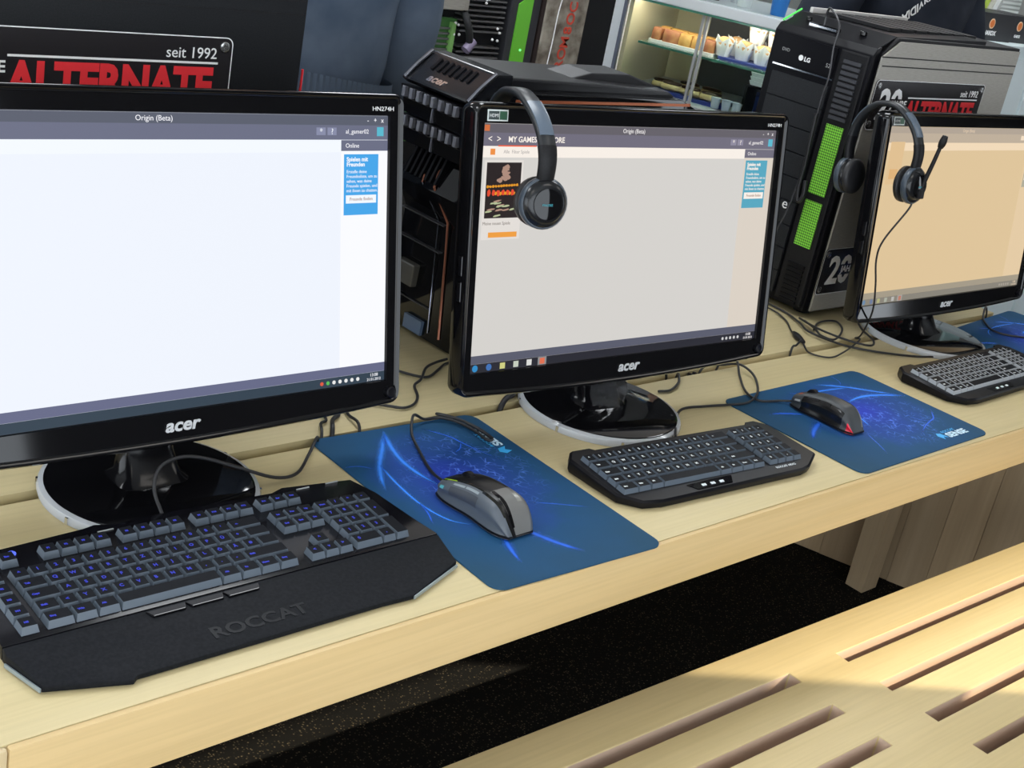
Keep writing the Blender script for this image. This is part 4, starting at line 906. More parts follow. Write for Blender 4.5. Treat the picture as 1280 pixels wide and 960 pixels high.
def gaming_tower():
    t = thing('computer_tower', 'glossy black gaming tower with ribbed front and copper lines', 'computer', (0.222, 0.572, 0), 0)
    Wy = 0.185
    cop = mat('copper_line', (0.40, 0.15, 0.09), 0.3, 0.5)
    side = [(0.035, 0.006), (0.50, 0.006), (0.52, 0.405), (0.46, 0.428), (0.05, 0.432), (0.02, 0.40), (0.055, 0.31), (0.02, 0.25), (0.045, 0.20)]
    MB().prism(side, 0.0, Wy, fn=lambda a, bb, c: (a, c, bb)).build('body', M_GLOSS, t, bevel=0.003, segs=2, smooth=30)
    # roof with a raised spine and a fin
    MB().prism([(0.04, 0.430), (0.47, 0.426), (0.45, 0.436), (0.30, 0.444), (0.07, 0.450), (0.045, 0.445)], 0.025, Wy - 0.02, fn=lambda a, bb, c: (a, c, bb)).build('roof', mat('roof_black', (0.012, 0.012, 0.014), 0.30), t, bevel=0.004)
    MB().prism([(0.22, 0.440), (0.47, 0.425), (0.455, 0.436), (0.38, 0.455), (0.29, 0.455)], 0.06, Wy - 0.06, fn=lambda a, bb, c: (a, c, bb)).build('roof_fin', mat('fin_satin', (0.010, 0.010, 0.012), 0.42), t, bevel=0.003)
    MB().box(0.07, 0.48, -0.0015, 0.002, 0.418, 0.4225).build('orange_line', mat('orange_line', (0.62, 0.20, 0.10), 0.3, 0.4), t)
    # hood over the front, sloping back
    hood = [(-0.010, 0.412), (0.040, 0.455), (0.075, 0.455), (0.075, 0.430), (0.0, 0.404)]
    h = MB().prism(hood, 0.018, Wy - 0.006, fn=lambda a, bb, c: (a, c, bb)).build('hood', mat('hood_black', (0.012, 0.013, 0.016), 0.15), t, bevel=0.004)
    dn = Vector((0.050, 0, 0.043)).normalized(); nrm = Vector((-dn.z, 0, dn.x))
    def hp(a, y, o): p = Vector((-0.010, y, 0.412)) + dn * a + nrm * o; return tuple(p)
    for i in range(7):
        y = 0.05 + i * 0.014
        MB().loops([[hp(a, y, 0.0006), hp(a, y + 0.006, 0.0006), hp(a, y + 0.006, 0.0028), hp(a, y, 0.0028)] for a in (0.032, 0.056)]).build('hood_louvre', M_BLACK, h)
    lo = text('hood_lettering', 'acer', 0.020, M_CHROME, h, hp(0.010, 0.128, 0.0008), (0, 0, 0), ext=0.0004, bold=0.0006, shear=0.2, sx=1.2)
    lo.rotation_euler = Matrix((( 0, dn.x, nrm.x), (-1, 0, 0), (0, dn.z, nrm.z))).to_euler()
    for y in (0.016, Wy - 0.016):
        MB().tube([hp(0.0, y, 0.002), hp(0.03, y, 0.004), hp(0.064, y, 0.003)], 0.0035, 8).build('hood_edge', mat('dark_chrome', (0.30, 0.31, 0.36), 0.15, 0.9), h, smooth=60)
    # front stack of ribbed bars and drive covers, the near corner folded back
    def tier(z0, z1, x0, x1, name, m, ya=0.028, yb=Wy - 0.008, par=t):
        n = [(ya, yb)]
        return MB().loops([[(x0 + 0.018, ya - 0.026, z0), (x0, ya, z0), (x0, yb, z0), (0.06, yb, z0), (0.06, ya - 0.026, z0)], [(x1 + 0.018, ya - 0.026, z1), (x1, ya, z1), (x1, yb, z1), (0.06, yb, z1), (0.06, ya - 0.026, z1)]]).build(name, m, par, bevel=0.0015)
    dc = mat('rib_chrome', (0.42, 0.43, 0.50), 0.22, 0.7)
    for (z0, z1, x0, x1) in ((0.384, 0.402, -0.004, -0.010), (0.338, 0.356, 0.004, 0.0)):
        g = tier(z0, z1, x0, x1, 'grille_bar', M_BLACK)
        for i in range(8):
            y = 0.034 + i * 0.0178
            MB().box(x1 - 0.005, x1 + 0.004, y, y + 0.0075, z0 + 0.001, z1 - 0.001).build('grille_rib', dc if i % 1 == 0 else M_BLACK, g, bevel=0.001)
    for z0, z1, x0, x1 in ((0.358, 0.382, 0.002, -0.002), (0.312, 0.336, 0.009, 0.006)):
        c = tier(z0, z1, x0, x1, 'drive_cover', M_GLOSS)
        MB().box(x1 - 0.0014, x1 + 0.004, 0.10, 0.102, z0 + 0.001, z1 - 0.001).build('cover_seam', dc, c)
    low = MB().box(0.040, 0.06, 0.15, Wy - 0.008, 0.262, 0.310).build('lower_cover', M_GLOSS, t)
    for i in range(7):
        y = 0.092 + i * 0.0125
        MB().loops([[(x, yy, z) for x, yy in ((xs1, y), (xs1, y + 0.005), (xs1 + 0.02, y + 0.005), (xs1 + 0.02, y))] for z, xs1 in ((0.262, 0.020), (0.308, 0.040))]).build('lower_fin', M_BLACK, t)
    MB().tube([(0.0525, 0.119, 0.309), (0.0215, 0.094, 0.257)], 0.0022, 6, smooth=0).build('copper_line', cop, t)
    MB().tube([(0.0525, 0.150, 0.309), (0.0215, 0.125, 0.257)], 0.0013, 6, smooth=0).build('copper_line', cop, t)
    MB().tube([(0.0215, 0.094, 0.257), (0.0400, 0.069, 0.206), (0.0395, 0.060, 0.15), (0.0342, 0.037, 0.02)], 0.0020, 6, smooth=0).build('copper_line', cop, t)
    MB().tube([(0.0215, 0.125, 0.257), (0.0400, 0.092, 0.203), (0.0342, 0.066, 0.02)], 0.0010, 6, smooth=0).build('panel_edge', mat('dark_chrome', (0.30, 0.31, 0.36), 0.15, 0.9), t)
    MB().box(0.028, 0.045, 0.118, 0.166, 0.080, 0.118).build('front_display', mat('display_grey', (0.10, 0.095, 0.085), 0.25), t, bevel=0.003)
    MB().box(0.030, 0.04, 0.080, 0.125, 0.010, 0.034).build('sticker', mat('sticker_blue', (0.10, 0.15, 0.24), 0.3), t)
    for z in (0.20, 0.155, 0.058):
        MB().box(0.0345, 0.045, 0.072, Wy - 0.004, z - 0.001, z + 0.001).build('panel_seam', mat('seam_grey', (0.05, 0.05, 0.055), 0.3), t)
    for x in (0.07, 0.46):
        for y in (0.03, Wy - 0.03):
            MB().lathe([(0.014, 0), (0.014, 0.008)], 12, c=(x, y, 0)).build('foot', M_RUBBER, t)
    return t
gaming_tower()

# ------------------------------------------------------------------ people behind the desk
def skin_mesh(name, V, Ed, Rd, m, parent, root=0, sub=2):
    me = bpy.data.meshes.new(name); me.from_pydata(V, Ed, []); me.materials.append(m)
    o = link(name, me, parent)
    sk = o.modifiers.new('skin', 'SKIN'); sk.use_smooth_shade = True
    for i, r in enumerate(Rd): me.skin_vertices[0].data[i].radius = r if isinstance(r, tuple) else (r, r)
    me.skin_vertices[0].data[root].use_root = True
    ss = o.modifiers.new('subdivision', 'SUBSURF'); ss.levels = sub; ss.render_levels = sub
    return o
def person(label, loc, rz, m_top, m_leg, m_hair, arm_out=0.0, hem=True, hem_z=0.97):
    t = thing('person', label, 'person', loc, rz)
    skin = mat('skin', (0.55, 0.34, 0.25), 0.5)
    V = [(0, 0, 0.95), (0, 0, 1.10), (0, 0.01, 1.25), (0, 0.01, 1.38), (0, 0, 1.50), (0, -0.01, 1.58), (0, -0.015, 1.66), (0, -0.01, 1.73)]
    Rd = [(0.16, 0.11), (0.145, 0.10), (0.17, 0.115), (0.165, 0.105), (0.055, 0.055), (0.06, 0.07), (0.075, 0.092), (0.055, 0.07)]
    Ed = [(i, i + 1) for i in range(7)]
    for s in (-1, 1):
        k = len(V)
        V += [(s * 0.20, 0.0, 1.41), (s * (0.24 + arm_out), 0.02, 1.14), (s * (0.25 + arm_out * 0.6), -0.06, 0.90), (s * (0.25 + arm_out * 0.5), -0.08, 0.82), (s * (0.25 + arm_out * 0.5), -0.10, 0.76)]
        Rd += [0.055, 0.042, 0.03, (0.018, 0.035), (0.014, 0.03)]
        Ed += [(3, k), (k, k + 1), (k + 1, k + 2), (k + 2, k + 3), (k + 3, k + 4)]
        for j, (fx, fz, ln) in enumerate(((-0.03, 0.0, 0.07), (-0.01, 0, 0.085), (0.01, 0, 0.082), (0.03, 0, 0.065))):
            q = len(V); V += [(V[k + 4][0] , V[k + 4][1] + fx, V[k + 4][2] - ln * 0.5), (V[k + 4][0] - s * 0.01, V[k + 4][1] + fx, V[k + 4][2] - ln)]
            Rd += [0.0085, 0.007]; Ed += [(k + 4, q), (q, q + 1)]
        q = len(V); V += [(V[k + 3][0] - s * 0.01, V[k + 3][1] - 0.05, V[k + 3][2] - 0.02), (V[k + 3][0] - s * 0.015, V[k + 3][1] - 0.06, V[k + 3][2] - 0.055)]
        Rd += [0.010, 0.008]; Ed += [(k + 3, q), (q, q + 1)]
        k = len(V)
        V += [(s * 0.10, 0, 0.88), (s * 0.11, -0.01, 0.50), (s * 0.11, 0.01, 0.09), (s * 0.12, -0.14, 0.04)]
        Rd += [0.095, 0.06, 0.04, 0.035]; Ed += [(0, k), (k, k + 1), (k + 1, k + 2), (k + 2, k + 3)]
    skin_mesh('body', V, Ed, Rd, skin, t)
    # clothes: a wider shell over the trunk and arms, trousers over the legs
    Vt = [(0, 0.0, hem_z - 0.02), (0, 0, 1.10), (0, 0.01, 1.25), (0, 0.01, 1.39), (0, 0, 1.47)]; Rt = [(0.215, 0.15), (0.21, 0.145), (0.215, 0.15), (0.20, 0.125), (0.08, 0.08)]
    Et = [(i, i + 1) for i in range(4)]
    for s in (-1, 1):
        k = len(Vt); Vt += [(s * 0.21, 0.0, 1.41), (s * (0.25 + arm_out), 0.02, 1.14), (s * (0.26 + arm_out * 0.6), -0.05, 0.93)]; Rt += [0.075, 0.066, 0.048]; Et += [(3, k), (k, k + 1), (k + 1, k + 2)]
    skin_mesh('shirt', Vt, Et, Rt, m_top, t)
    if hem:
        n = 220; L = []
        for z, rr in ((hem_z - 0.03, 1.02), (hem_z + 0.03, 1.06), (hem_z + 0.090, 1.05)):
            L.append([((0.20 + 0.0022 * (i % 2)) * rr * math.cos(2 * PI * i / n), (0.142 + 0.0022 * (i % 2)) * rr * math.sin(2 * PI * i / n), z + 0.03 * math.cos(2 * PI * i / n)) for i in range(n)])
        MB().loops(L, cap0=False, cap1=False).build('ribbed_hem', mat('hem_blue', (0.085, 0.115, 0.165), 0.85), t)
    Vl = [(0, 0, 0.97)]; Rl = [(0.175, 0.125)]; El = []
    for s in (-1, 1):
        k = len(Vl); Vl += [(s * 0.10, 0, 0.86), (s * 0.11, -0.01, 0.50), (s * 0.11, 0.01, 0.10)]; Rl += [0.105, 0.078, 0.062]; El += [(0, k), (k, k + 1), (k + 1, k + 2)]
    skin_mesh('trousers', Vl, El, Rl, m_leg, t)
    MB().lathe([(0.0, 1.785), (0.05, 1.775), (0.085, 1.74), (0.092, 1.69), (0.08, 1.66)], 20, fn=lambda a, bb, c: (a, bb * 1.1 + 0.012, c)).build('hair', m_hair, t, smooth=60)
    for s in (-1, 1):
        MB().lathe([(0.0, 0.012), (0.012, 0.008), (0.016, 0.0), (0.012, -0.006)], 10, fn=lambda a, bb, c: (s * (0.082 + c * 0.5), bb * 0.6, 1.655 + a * 1.5)).build('ear', skin, t, smooth=60)
        MB().lathe([(0, 0.011), (0.008, 0.007), (0.011, 0)], 10, fn=lambda a, bb, c: (s * 0.032 + a, -0.088 - c * 0.4, 1.67 + bb)).build('eye', mat('eye_white', (0.75, 0.75, 0.75), 0.2), t, smooth=60)
    MB().loops([[(-0.012, -0.09, 1.635), (0.012, -0.09, 1.635), (0, -0.118, 1.638)], [(-0.005, -0.09, 1.68), (0.005, -0.09, 1.68), (0, -0.097, 1.68)]]).build('nose', skin, t, smooth=60)
    MB().loops([[(-0.022, -0.094, 1.607), (0.022, -0.094, 1.607), (0.018, -0.103, 1.607), (-0.018, -0.103, 1.607)], [(-0.02, -0.094, 1.615), (0.02, -0.094, 1.615), (0.012, -0.101, 1.615), (-0.012, -0.101, 1.615)]]).build('mouth', mat('lips', (0.45, 0.16, 0.14), 0.5), t)
    return t
m_sweat = noise_mat('slate_sweater', (0.075, 0.105, 0.155), (0.13, 0.165, 0.225), 9, 0.9, detail=8, bump=0.6, spec=0.2)
m_navy = noise_mat('navy_shirt', (0.012, 0.015, 0.024), (0.026, 0.031, 0.045), 8, 0.85, detail=6, bump=0.5, spec=0.2)
m_denim = noise_mat('dark_denim', (0.02, 0.025, 0.04), (0.035, 0.042, 0.06), 60, 0.9)
person('person in a slate blue sweater with ribbed hem standing behind the towers', (0.235, 1.10, ZF), PI, m_sweat, m_denim, mat('brown_hair', (0.06, 0.035, 0.02), 0.6))
p2 = person('person in a black shirt with white lettering standing behind the silver-sided tower', (1.985, 1.02, ZF), PI, m_navy, m_denim, mat('dark_hair', (0.02, 0.015, 0.012), 0.6), 0.13, False)
lt = text('shirt_lettering', 'NVIDIA', 0.030, M_SIGNWHITE, p2, (0, 0, 0), ext=0.0004, bold=0.0006, sx=1.15)
wm = Matrix(((-0.88, 0.47, 0, 1.915), (0, 0, -1, 0.895), (-0.47, -0.88, 0, 0.622), (0, 0, 0, 1)))
lt.matrix_local = (Matrix.Translation(p2.location) @ p2.rotation_euler.to_matrix().to_4x4()).inverted() @ wm

# ------------------------------------------------------------------ display table with show computers
tb = thing('display_table', 'dark table behind the desk carrying show computers', 'table', (1.22, 1.75, ZF), 0)
MB().box(-0.55, 0.27, -0.22, 0.30, 0.67, 0.70).build('table_top', M_BLACK, tb, bevel=0.003)
for x in (-0.5, 0.22):
    for y in (-0.18, 0.26):
        MB().box(x - 0.025, x + 0.025, y - 0.025, y + 0.025, 0, 0.67).build('leg', M_BLACK, tb)
oc = thing('open_computer', 'open computer case showing black fins, hoses and green boards', 'computer', (0.93, 1.60, 0), 0)
MB().box(0, 0.285, 0.03, 0.30, 0, 0.52).build('chassis', M_MATTE, oc)
MB().box(0.0, 0.13, 0.012, 0.03, 0.06, 0.36).build('circuit_board', mat('board_green', (0.05, 0.16, 0.04), 0.5), oc)
fin = mat('fin_grey', (0.16, 0.16, 0.16), 0.35, 0.6)
for i in range(22):
    z = 0.245 + i * 0.0125
    if 0.30 < z < 0.328: continue
    MB().box(0.135, 0.275, 0.004, 0.03, z, z + 0.0042).build('fin', fin, oc)
for i in range(9):
    MB().box(0.02, 0.115, 0.006, 0.012, 0.235 + i * 0.0125, 0.2395 + i * 0.0125).build('fin', fin, oc)
MB().box(0.025, 0.118, -0.02, 0.012, 0.385, 0.47).build('cooler_block', M_SILVER, oc, bevel=0.002)
MB().box(0.122, 0.14, -0.01, 0.012, 0.385, 0.47).build('bracket', M_SILVER, oc)
MB().tube([(0.13, -0.01, 0.38), (0.138, -0.02, 0.355), (0.15, -0.02, 0.325), (0.165, -0.01, 0.29)], 0.009, 8).build('hose', M_CABLE, oc, smooth=60)
MB().tube([(0.168, -0.015, 0.315), (0.145, -0.018, 0.292)], 0.012, 8, smooth=0).build('hose_fitting', mat('lilac_fitting', (0.24, 0.20, 0.30), 0.4), oc, smooth=60)
MB().box(0.108, 0.120, 0.0, 0.012, 0.28, 0.352).build('board_edge', mat('board_lime', (0.20, 0.42, 0.12), 0.5), oc)
for x, z in ((0.205, 0.412), (0.205, 0.404), (0.214, 0.414), (0.118, 0.352), (0.128, 0.348), (0.256, 0.345), (0.265, 0.335), (0.245, 0.318), (0.19, 0.262), (0.135, 0.325), (0.118, 0.325), (0.262, 0.316)):
    MB().lathe([(0.0036, 0), (0.003, 0.003), (0, 0.004)], 8, fn=lambda a, bb, c: (x + a, 0.003 - c, z + bb)).build('screw', M_SIGNWHITE, oc)
gc = thing('computer_tower', 'black show computer with a bright green front panel', 'computer', (1.218, 1.60, 0), 0)
MB().box(0, 0.098, 0.0, 0.30, 0, 0.54).build('chassis', mat('charcoal_case', (0.035, 0.036, 0.042), 0.4), gc, bevel=0.002)
MB().prism([(0.022, 0.20), (0.068, 0.20), (0.068, 0.50), (0.045, 0.50), (0.045, 0.425), (0.022, 0.41)], -0.004, 0.002, fn=lambda a, bb, c: (a, c, bb)).build('green_panel', mat('panel_green', (0.14, 0.50, 0.04), 0.35), gc)
MB().lathe([(0.003, 0), (0.003, 0.002)], 10, fn=lambda a, bb, c: (0.05 + a, -0.0045 - c, 0.298 + bb)).build('power_light', emis('green_led', (0.2, 1.0, 0.3), 1.5), gc)
wc = thing('show_case', 'weathered metal show computer with red lettering down its front', 'computer', (1.322, 1.60, 0), 0)
m_rust = noise_mat('weathered_metal', (0.17, 0.14, 0.11), (0.48, 0.44, 0.37), 26, 0.5, detail=8, metal=0.3)
MB().box(0, 0.165, 0.0, 0.30, 0, 0.55).build('chassis', mat('brown_case', (0.03, 0.02, 0.02), 0.5), wc)
MB().box(0.012, 0.158, -0.006, 0.002, 0.02, 0.54).build('front_plate', m_rust, wc, bevel=0.003)
MB().tube([(0.062, -0.009, 0.46), (0.052, -0.009, 0.40), (0.050, -0.009, 0.32), (0.045, -0.009, 0.24)], 0.0016, 6).build('wire', M_SIGNWHITE, wc, smooth=60)
for i, ch in enumerate('CO8MOR4'):
    text('lettering', ch, 0.040, mat('faded_red', (0.62, 0.08, 0.05), 0.5), wc, (0.118 - i * 0.003, -0.0072, 0.415 - i * 0.030), (PI / 2, -PI / 2, 0), ext=0.0004, bold=0.0008, align='CENTER')
bs = thing('speaker_box', 'narrow matt black cabinet between the weathered case and the pastry counter', 'cabinet', (1.60, 1.78, ZF), 0)
MB().box(-0.10, 0.16, -0.02, 0.25, 0.02, 1.5).build('body', M_MATTE, bs); MB().box(-0.11, 0.17, -0.03, 0.26, 0, 0.02).build('plinth', M_BLACK, bs)

# ------------------------------------------------------------------ pastry counter
CA = math.atan2(-0.932, 0.362)
CP = Vector((2.075, 2.0, 0)); CR = Matrix.Rotation(CA, 3, 'Z')
def cw(s, d, z): return CP + CR @ Vector((s, d, z))
pc = thing('pastry_counter', 'glass-fronted pastry counter with white frame and a glass shelf', 'counter', (CP.x, CP.y, 0), CA)
m_glass = mat('counter_glass', (0.90, 0.97, 0.94), 0.0, trans=1.0, ior=1.02)
m_gedge = mat('glass_edge', (0.10, 0.32, 0.24), 0.15, trans=0.3)
m_shelfglass = mat('shelf_glass', (0.55, 0.75, 0.68), 0.03, trans=0.9, ior=1.2)
MB().box(-0.112, 0.0, -0.01, 0.50, ZF, 0.95).build('post', mat('counter_white', (0.90, 0.95, 0.98), 0.35), pc, bevel=0.003)
MB().box(-0.004, 0.006, -0.014, 0.0, 0.10, 0.95).build('post_edge', mat('post_grey', (0.16, 0.18, 0.24), 0.4), pc)
MB().box(0, 0.75, 0.0, 0.50, ZF, 0.128).build('plinth', mat('counter_grey', (0.45, 0.47, 0.50), 0.4), pc)
MB().box(0, 0.75, -0.012, 0.03, 0.408, 0.440).build('rail', mat('counter_white', (0.90, 0.95, 0.98), 0.35), pc, bevel=0.003)
MB().box(0, 0.75, -0.013, 0.031, 0.402, 0.408).build('rail_edge', m_gedge, pc)
MB().box(0, 0.75, 0.03, 0.50, 0.425, 0.440).build('lid', mat('counter_grey', (0.45, 0.47, 0.50), 0.4), pc)
MB().box(0.0, 0.13, 0.47, 0.50, 0.10, 0.42).build('rear_wall', mat('cream_wall', (0.62, 0.56, 0.40), 0.5), pc)
MB().box(0.13, 0.75, 0.47, 0.50, 0.10, 0.42).build('rear_wall', mat('grey_wall', (0.10, 0.10, 0.12), 0.4), pc)
MB().box(0.0, 0.012, 0.03, 0.47, 0.10, 0.42).build('end_wall', mat('cream_wall', (0.62, 0.56, 0.40), 0.5), pc)
for s in (0.247, 0.262):
    MB().box(s, s + 0.008, 0.0, 0.012, 0.10, 0.41).build('mullion', mat('mullion_grey', (0.62, 0.64, 0.66), 0.35, 0.3), pc)
MB().box(0.01, 0.75, 0.002, 0.006, 0.10, 0.41).build('front_glass', m_glass, pc)
MB().box(0.045, 0.75, 0.05, 0.36, 0.270, 0.276).build('shelf', m_shelfglass, pc)
MB().box(0.045, 0.75, 0.046, 0.05, 0.2695, 0.2765).build('shelf_edge', m_gedge, pc)
MB().box(0.0, 0.75, 0.004, 0.012, 0.440, 0.60).build('guard_glass', m_glass, pc)
MB().box(0.02, 0.72, 0.05, 0.08, 0.412, 0.424).build('lamp', emis('counter_lamp', (1.0, 0.93, 0.75), 16.0), pc)
m_dish = mat('blue_dish', (0.03, 0.05, 0.25), 0.4)
def food(name, label, cat, group, mb, m, s, d, z, rz=0, smooth=50, bevel=0):
    o = mb.build(name, m, None, cw(s, d, z), (0, 0, CA + rz), smooth=smooth, bevel=bevel)
    return tag(o, label, cat, group)
food('tray', 'navy tray of iced pastries on the counter floor', 'tray', None, MB().prism(rounded_poly(0.26, 0.16, 0.02), 0, lambda x, y: 0.012), m_dish, 0.22, 0.16, 0.1283)
food('tray', 'navy tray under the paper-wrapped muffins on the glass shelf', 'tray', None, MB().prism(rounded_poly(0.34, 0.20, 0.02), 0, 0.008), m_dish, 0.46, 0.19, 0.2765)
food('tray', 'white tray under the sandwich loaves on the glass shelf', 'tray', None, MB().prism(rounded_poly(0.22, 0.14, 0.015), 0, 0.010), M_SIGNWHITE, 0.170, 0.15, 0.2765)
rng = random.Random(11)
crust = noise_mat('red_crust', (0.30, 0.09, 0.05), (0.42, 0.20, 0.08), 30, 0.6); gold = noise_mat('golden_crust', (0.48, 0.24, 0.06), (0.62, 0.38, 0.12), 40, 0.6)
for i, (s, ln) in enumerate(((0.118, 0.03), (0.165, 0.055), (0.215, 0.04), (0.262, 0.045), (0.295, 0.035))):
    for d in (0.115, 0.185):
        L = [[(x, y * f, z) for y, z in ((-0.028, 0), (0.028, 0), (0.030, 0.022), (0.020, 0.036), (-0.020, 0.036), (-0.030, 0.022))] for x, f in ((-ln / 2, 0.8), (-ln / 2 + 0.005, 1), (ln / 2 - 0.005, 1), (ln / 2, 0.8))]
        food('sandwich_loaf', 'filled loaf slice in the row on the white tray', 'sandwich', 'sandwich loaves on the glass shelf', MB().loops(L), (crust, crust, gold, gold, crust)[i] if d < 0.15 else gold, s - 0.035, d, 0.2867, rng.uniform(-.2, .2))
paper = mat('muffin_paper', (0.78, 0.80, 0.84), 0.6); bun = noise_mat('muffin_top', (0.45, 0.24, 0.10), (0.60, 0.36, 0.17), 35, 0.7)
def muffin(s, d, z):
    t = thing('muffin', 'paper-wrapped muffin in the heap on the glass shelf', 'muffin', cw(s, d, z), CA + rng.uniform(0, 3), 'wrapped muffins on the glass shelf')
    n = 10; L = []
    for zz, r in ((0, 0.022), (0.03, 0.029)): L.append([(r * math.cos(2 * PI * i / n), r * math.sin(2 * PI * i / n), zz) for i in range(n)])
    L.append([((0.030 + 0.004 * (i % 2)) * math.cos(2 * PI * i / n), (0.030 + 0.004 * (i % 2)) * math.sin(2 * PI * i / n), 0.044 + 0.016 * (i % 2)) for i in range(n)])
    MB().loops(L, cap1=False).build('paper', paper, t)
    MB().lathe([(0.027, 0.028), (0.030, 0.040), (0.024, 0.052), (0.01, 0.058), (0, 0.059)], 12).build('cake', bun, t, smooth=60)
for i in range(6):
    muffin(0.300 + i * 0.0625, 0.125 + rng.uniform(-.008, .008), 0.2847)
    muffin(0.315 + i * 0.0625, 0.20 + rng.uniform(-.008, .008), 0.2847)
for i in range(4): muffin(0.385 + i * 0.062, 0.165, 0.340)
dough = noise_mat('eclair_dough', (0.62, 0.47, 0.20), (0.72, 0.58, 0.30), 30, 0.6); choc = mat('chocolate', (0.05, 0.022, 0.012), 0.3)
for i, (s, d, z, r) in enumerate(((0.148, 0.13, 0.1405, 0.35), (0.215, 0.20, 0.1405, 0.2), (0.290, 0.20, 0.1405, 0.1), (0.185, 0.115, 0.1405, 0.1), (0.250, 0.11, 0.1405, -0.05), (0.320, 0.11, 0.1405, 0.15))):
    t = thing('eclair', 'chocolate-topped pastry on the navy tray in the counter', 'pastry', cw(s - 0.02, d, z), CA + r, 'iced pastries on the counter floor')
    def sec(x, f, z0, z1, w): return [(x, w * f * math.cos(a), z0 + (z1 - z0) * (0.5 + 0.5 * math.sin(a)) * f + (1 - f) * 0.008) for a in (2 * PI * k / 12 for k in range(12))]
    xs_ = [(-0.036, 0.35), (-0.030, 0.8), (-0.018, 1), (0.018, 1), (0.030, 0.8), (0.036, 0.35)]
    MB().loops([sec(x, f, 0, 0.026, 0.019) for x, f in xs_]).build('dough', dough, t, smooth=60)
    MB().loops([sec(x * 0.9, f, 0.017, 0.030, 0.0165) for x, f in xs_]).build('icing', choc, t, smooth=60)
for k in range(3):
    food('plastic_tray', 'white tray in the stack under the glass shelf', 'tray', 'stacked white trays', MB().loops([[(x * f, y * f, z) for x, y in rounded_poly(0.17, 0.12, 0.01, 3)] for f, z in ((0.94, 0), (1, 0.012), (0.97, 0.0125), (0.92, 0.003))]), mat('tray_white', (0.80, 0.88, 0.88), 0.35), 0.50, 0.13, 0.2265 + k * 0.0131)
o = MB().box(-0.09, 0.09, -0.065, 0.065, 0, 0.006); 
for sx in (-0.085, 0.085): o.box(sx - 0.004, sx + 0.004, -0.06, 0.06, -0.0915, 0.0)
food('wire_rack', 'small dark stand holding the stacked white trays', 'stand', None, o, M_MATTE, 0.50, 0.13, 0.2200)
for k, s in enumerate((0.340, 0.375, 0.410)):
    food('plastic_bowl', 'small clear plastic bowl in the counter beside the pastries', 'bowl', 'clear bowls', MB().loops([[(r * math.cos(2 * PI * i / 20), r * math.sin(2 * PI * i / 20), z) for i in range(20)] for r, z in ((0.009, 0), (0.012, 0.001), (0.0165, 0.034), (0.0172, 0.035), (0.0155, 0.033), (0.010, 0.004))]), mat('clear_plastic', (0.75, 0.82, 0.92), 0.12, trans=0.6), s - 0.01, 0.07, 0.1283)
food('folded_cloth', 'blue napkin pile behind the clear bowls', 'napkins', None, MB().prism(rounded_poly(0.16, 0.10, 0.012), 0, 0.05), mat('napkin_blue', (0.06, 0.10, 0.30), 0.8), 0.46, 0.26, 0.1283, bevel=0.004)
cupm = {'blue': mat('cup_blue', (0.03, 0.20, 0.62), 0.4), 'white': M_WHITE, 'dark': M_BLACK, 'steel': M_CHROME}
for lab, c, s, d, r, h in (('blue paper cup on the counter lid', 'blue', 0.445, 0.10, 0.030, 0.09), ('white paper cup on the counter lid beside the blue one', 'white', 0.33, 0.12, 0.028, 0.08), ('dark jar on the counter lid', 'dark', 0.22, 0.14, 0.030, 0.10), ('steel shaker on the counter lid near the white cup', 'steel', 0.28, 0.20, 0.024, 0.09), ('dark bottle on the counter lid past the blue cup', 'dark', 0.52, 0.16, 0.026, 0.12)):
    food('cup' if 'cup' in lab else 'jar', lab, 'cup' if 'cup' in lab else 'jar', None, MB().lathe([(r * 0.75, 0), (r * 0.98, h * 0.93), (r * 1.06, h * 0.94), (r * 1.06, h), (r * 0.9, h), (r * 0.7, h * 0.1)], 20), cupm[c], s, d, 0.4403)

# ------------------------------------------------------------------ white cabinet with goods behind the silver-sided tower
wb = thing('white_cabinet', 'white cabinet with black boxes on top behind the silver-sided tower', 'cabinet', (2.86, 1.30, ZF), 0)
MB().box(0, 1.5, 0, 0.6, 0.06, 1.150).build('body', mat('cabinet_white', (0.74, 0.84, 0.86), 0.4), wb, bevel=0.003)
MB().box(0.02, 1.48, 0.02, 0.58, 0, 0.06).build('plinth', M_MATTE, wb)
MB().box(-0.01, 1.51, -0.015, 0.61, 1.150, 1.164).build('cabinet_top', mat('cabinet_white', (0.74, 0.84, 0.86), 0.4), wb)
for i in range(3):
    d = MB().box(0.02 + i * 0.49, 0.49 + i * 0.49, -0.012, 0, 0.09, 1.12).build('door', mat('door_white', (0.76, 0.85, 0.87), 0.35), wb, bevel=0.002)
    MB().box(0.44 + i * 0.49, 0.455 + i * 0.49, -0.035, -0.012, 0.6, 0.75).build('handle', M_CHROME, d)
zc = ZF + 1.1642
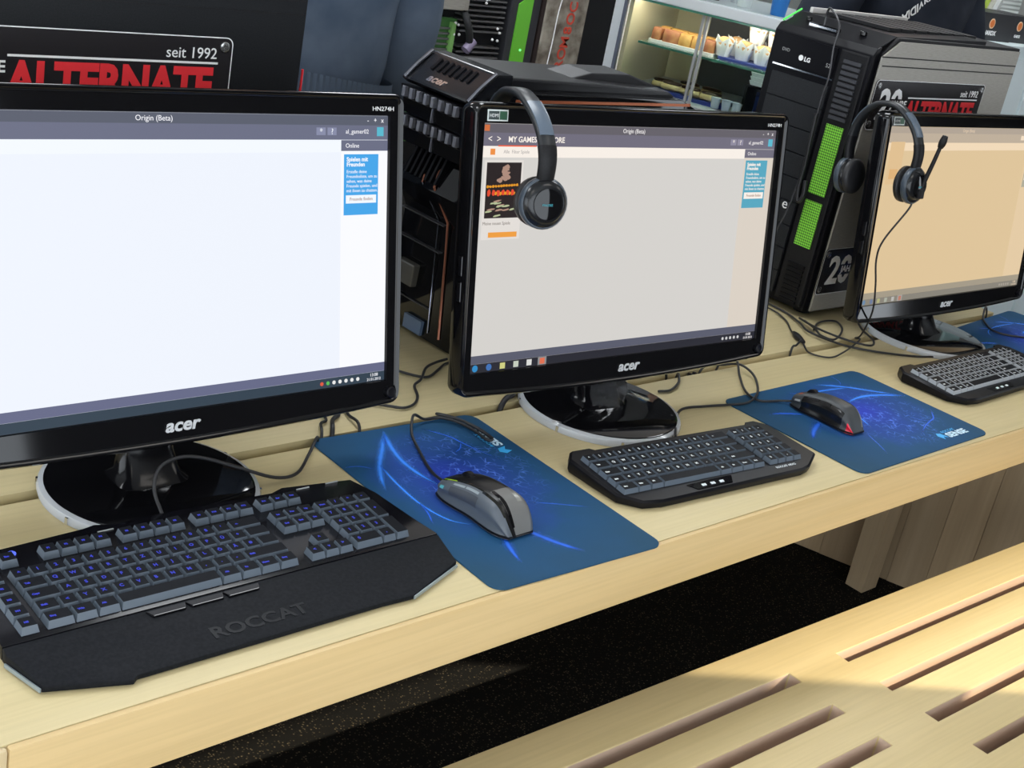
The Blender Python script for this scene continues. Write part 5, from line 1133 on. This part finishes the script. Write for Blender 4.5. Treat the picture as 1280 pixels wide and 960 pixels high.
for k, (x, wd, lab) in enumerate(((3.045, 0.215, 'black carton with an orange round badge and white lettering on the white cabinet'), (3.275, 0.12, 'narrower black carton standing beside the badged one on the white cabinet'))):
    t = thing('carton', lab, 'box', (x, 1.36, zc), -0.06)
    MB().box(0, wd, 0, 0.12, 0, 0.088).build('box', mat('carton_black', (0.030, 0.030, 0.034), 0.4), t, bevel=0.001)
    MB().lathe([(0.0165, 0), (0.0165, 0.0006)], 24, fn=lambda a, bb, c: (wd * 0.38 + a, -c, 0.055 + bb)).build('badge', mat('badge_cream', (0.80, 0.55, 0.35), 0.5), t)
    MB().lathe([(0.0125, 0), (0.0125, 0.0006)], 24, fn=lambda a, bb, c: (wd * 0.38 + a, -0.0006 - c, 0.055 + bb)).build('badge_centre', mat('badge_orange_paint', (0.75, 0.20, 0.04), 0.5), t)
    text('lettering', 'NARDX' if k == 0 else 'KARTE', 0.020 if k == 0 else 0.012, M_SIGNWHITE, t, (wd * 0.38, -0.001, 0.018), (PI / 2, 0, 0), ext=0.0003, bold=0.0006, align='CENTER')
bk = [('orange', (0.55, 0.22, 0.05)), ('dark brown', (0.06, 0.03, 0.02)), ('dark teal', (0.02, 0.10, 0.10)), ('teal', (0.05, 0.22, 0.22)), ('lime green', (0.50, 0.65, 0.08)), ('cream', (0.65, 0.62, 0.52)), ('white', (0.8, 0.8, 0.78))]
for k, (cn, c) in enumerate(bk):
    t = thing('book', cn + ' spined book leaning on the white cabinet behind the cartons', 'book', (3.215 + k * 0.036, 1.55, zc + 0.001), 0, 'leaning books')
    m = mat('book_' + cn.replace(' ', '_'), c, 0.5)
    sh = lambda a, bb, cc: (a + cc * 0.45, bb, cc)
    MB().prism([(0, 0), (0.028, 0), (0.028, 0.16), (0, 0.16)], 0, 0.21, fn=sh).build('cover', m, t)
    MB().prism([(0.003, 0.003), (0.025, 0.003), (0.025, 0.161), (0.003, 0.161)], 0.2102, 0.2112, fn=sh).build('pages', M_WHITE, t)
t = thing('vent_box', 'pale grey box with a slatted front on the white cabinet', 'box', (3.60, 1.60, zc), 0)
MB().box(0, 0.16, 0, 0.2, 0, 0.15).build('body', mat('pale_grey', (0.45, 0.45, 0.43), 0.5), t, bevel=0.002)
for i in range(9): MB().box(0.01, 0.15, -0.004, 0.001, 0.012 + i * 0.015, 0.020 + i * 0.015).build('slat', mat('slat_white', (0.70, 0.70, 0.67), 0.5), t)
t = thing('poster_board', 'pale cyan board with a white loop standing on the white cabinet', 'board', (3.74, 1.46, zc), -0.1)
MB().box(0, 0.35, 0, 0.012, 0, 0.34).build('board', mat('board_cyan', (0.42, 0.60, 0.58), 0.5), t)
MB().tube([(0.05 + 0.03 * math.cos(a / 3), -0.001, 0.10 + 0.05 * math.sin(a / 3)) for a in range(20)], 0.004, 6, smooth=0).build('white_loop', M_SIGNWHITE, t)
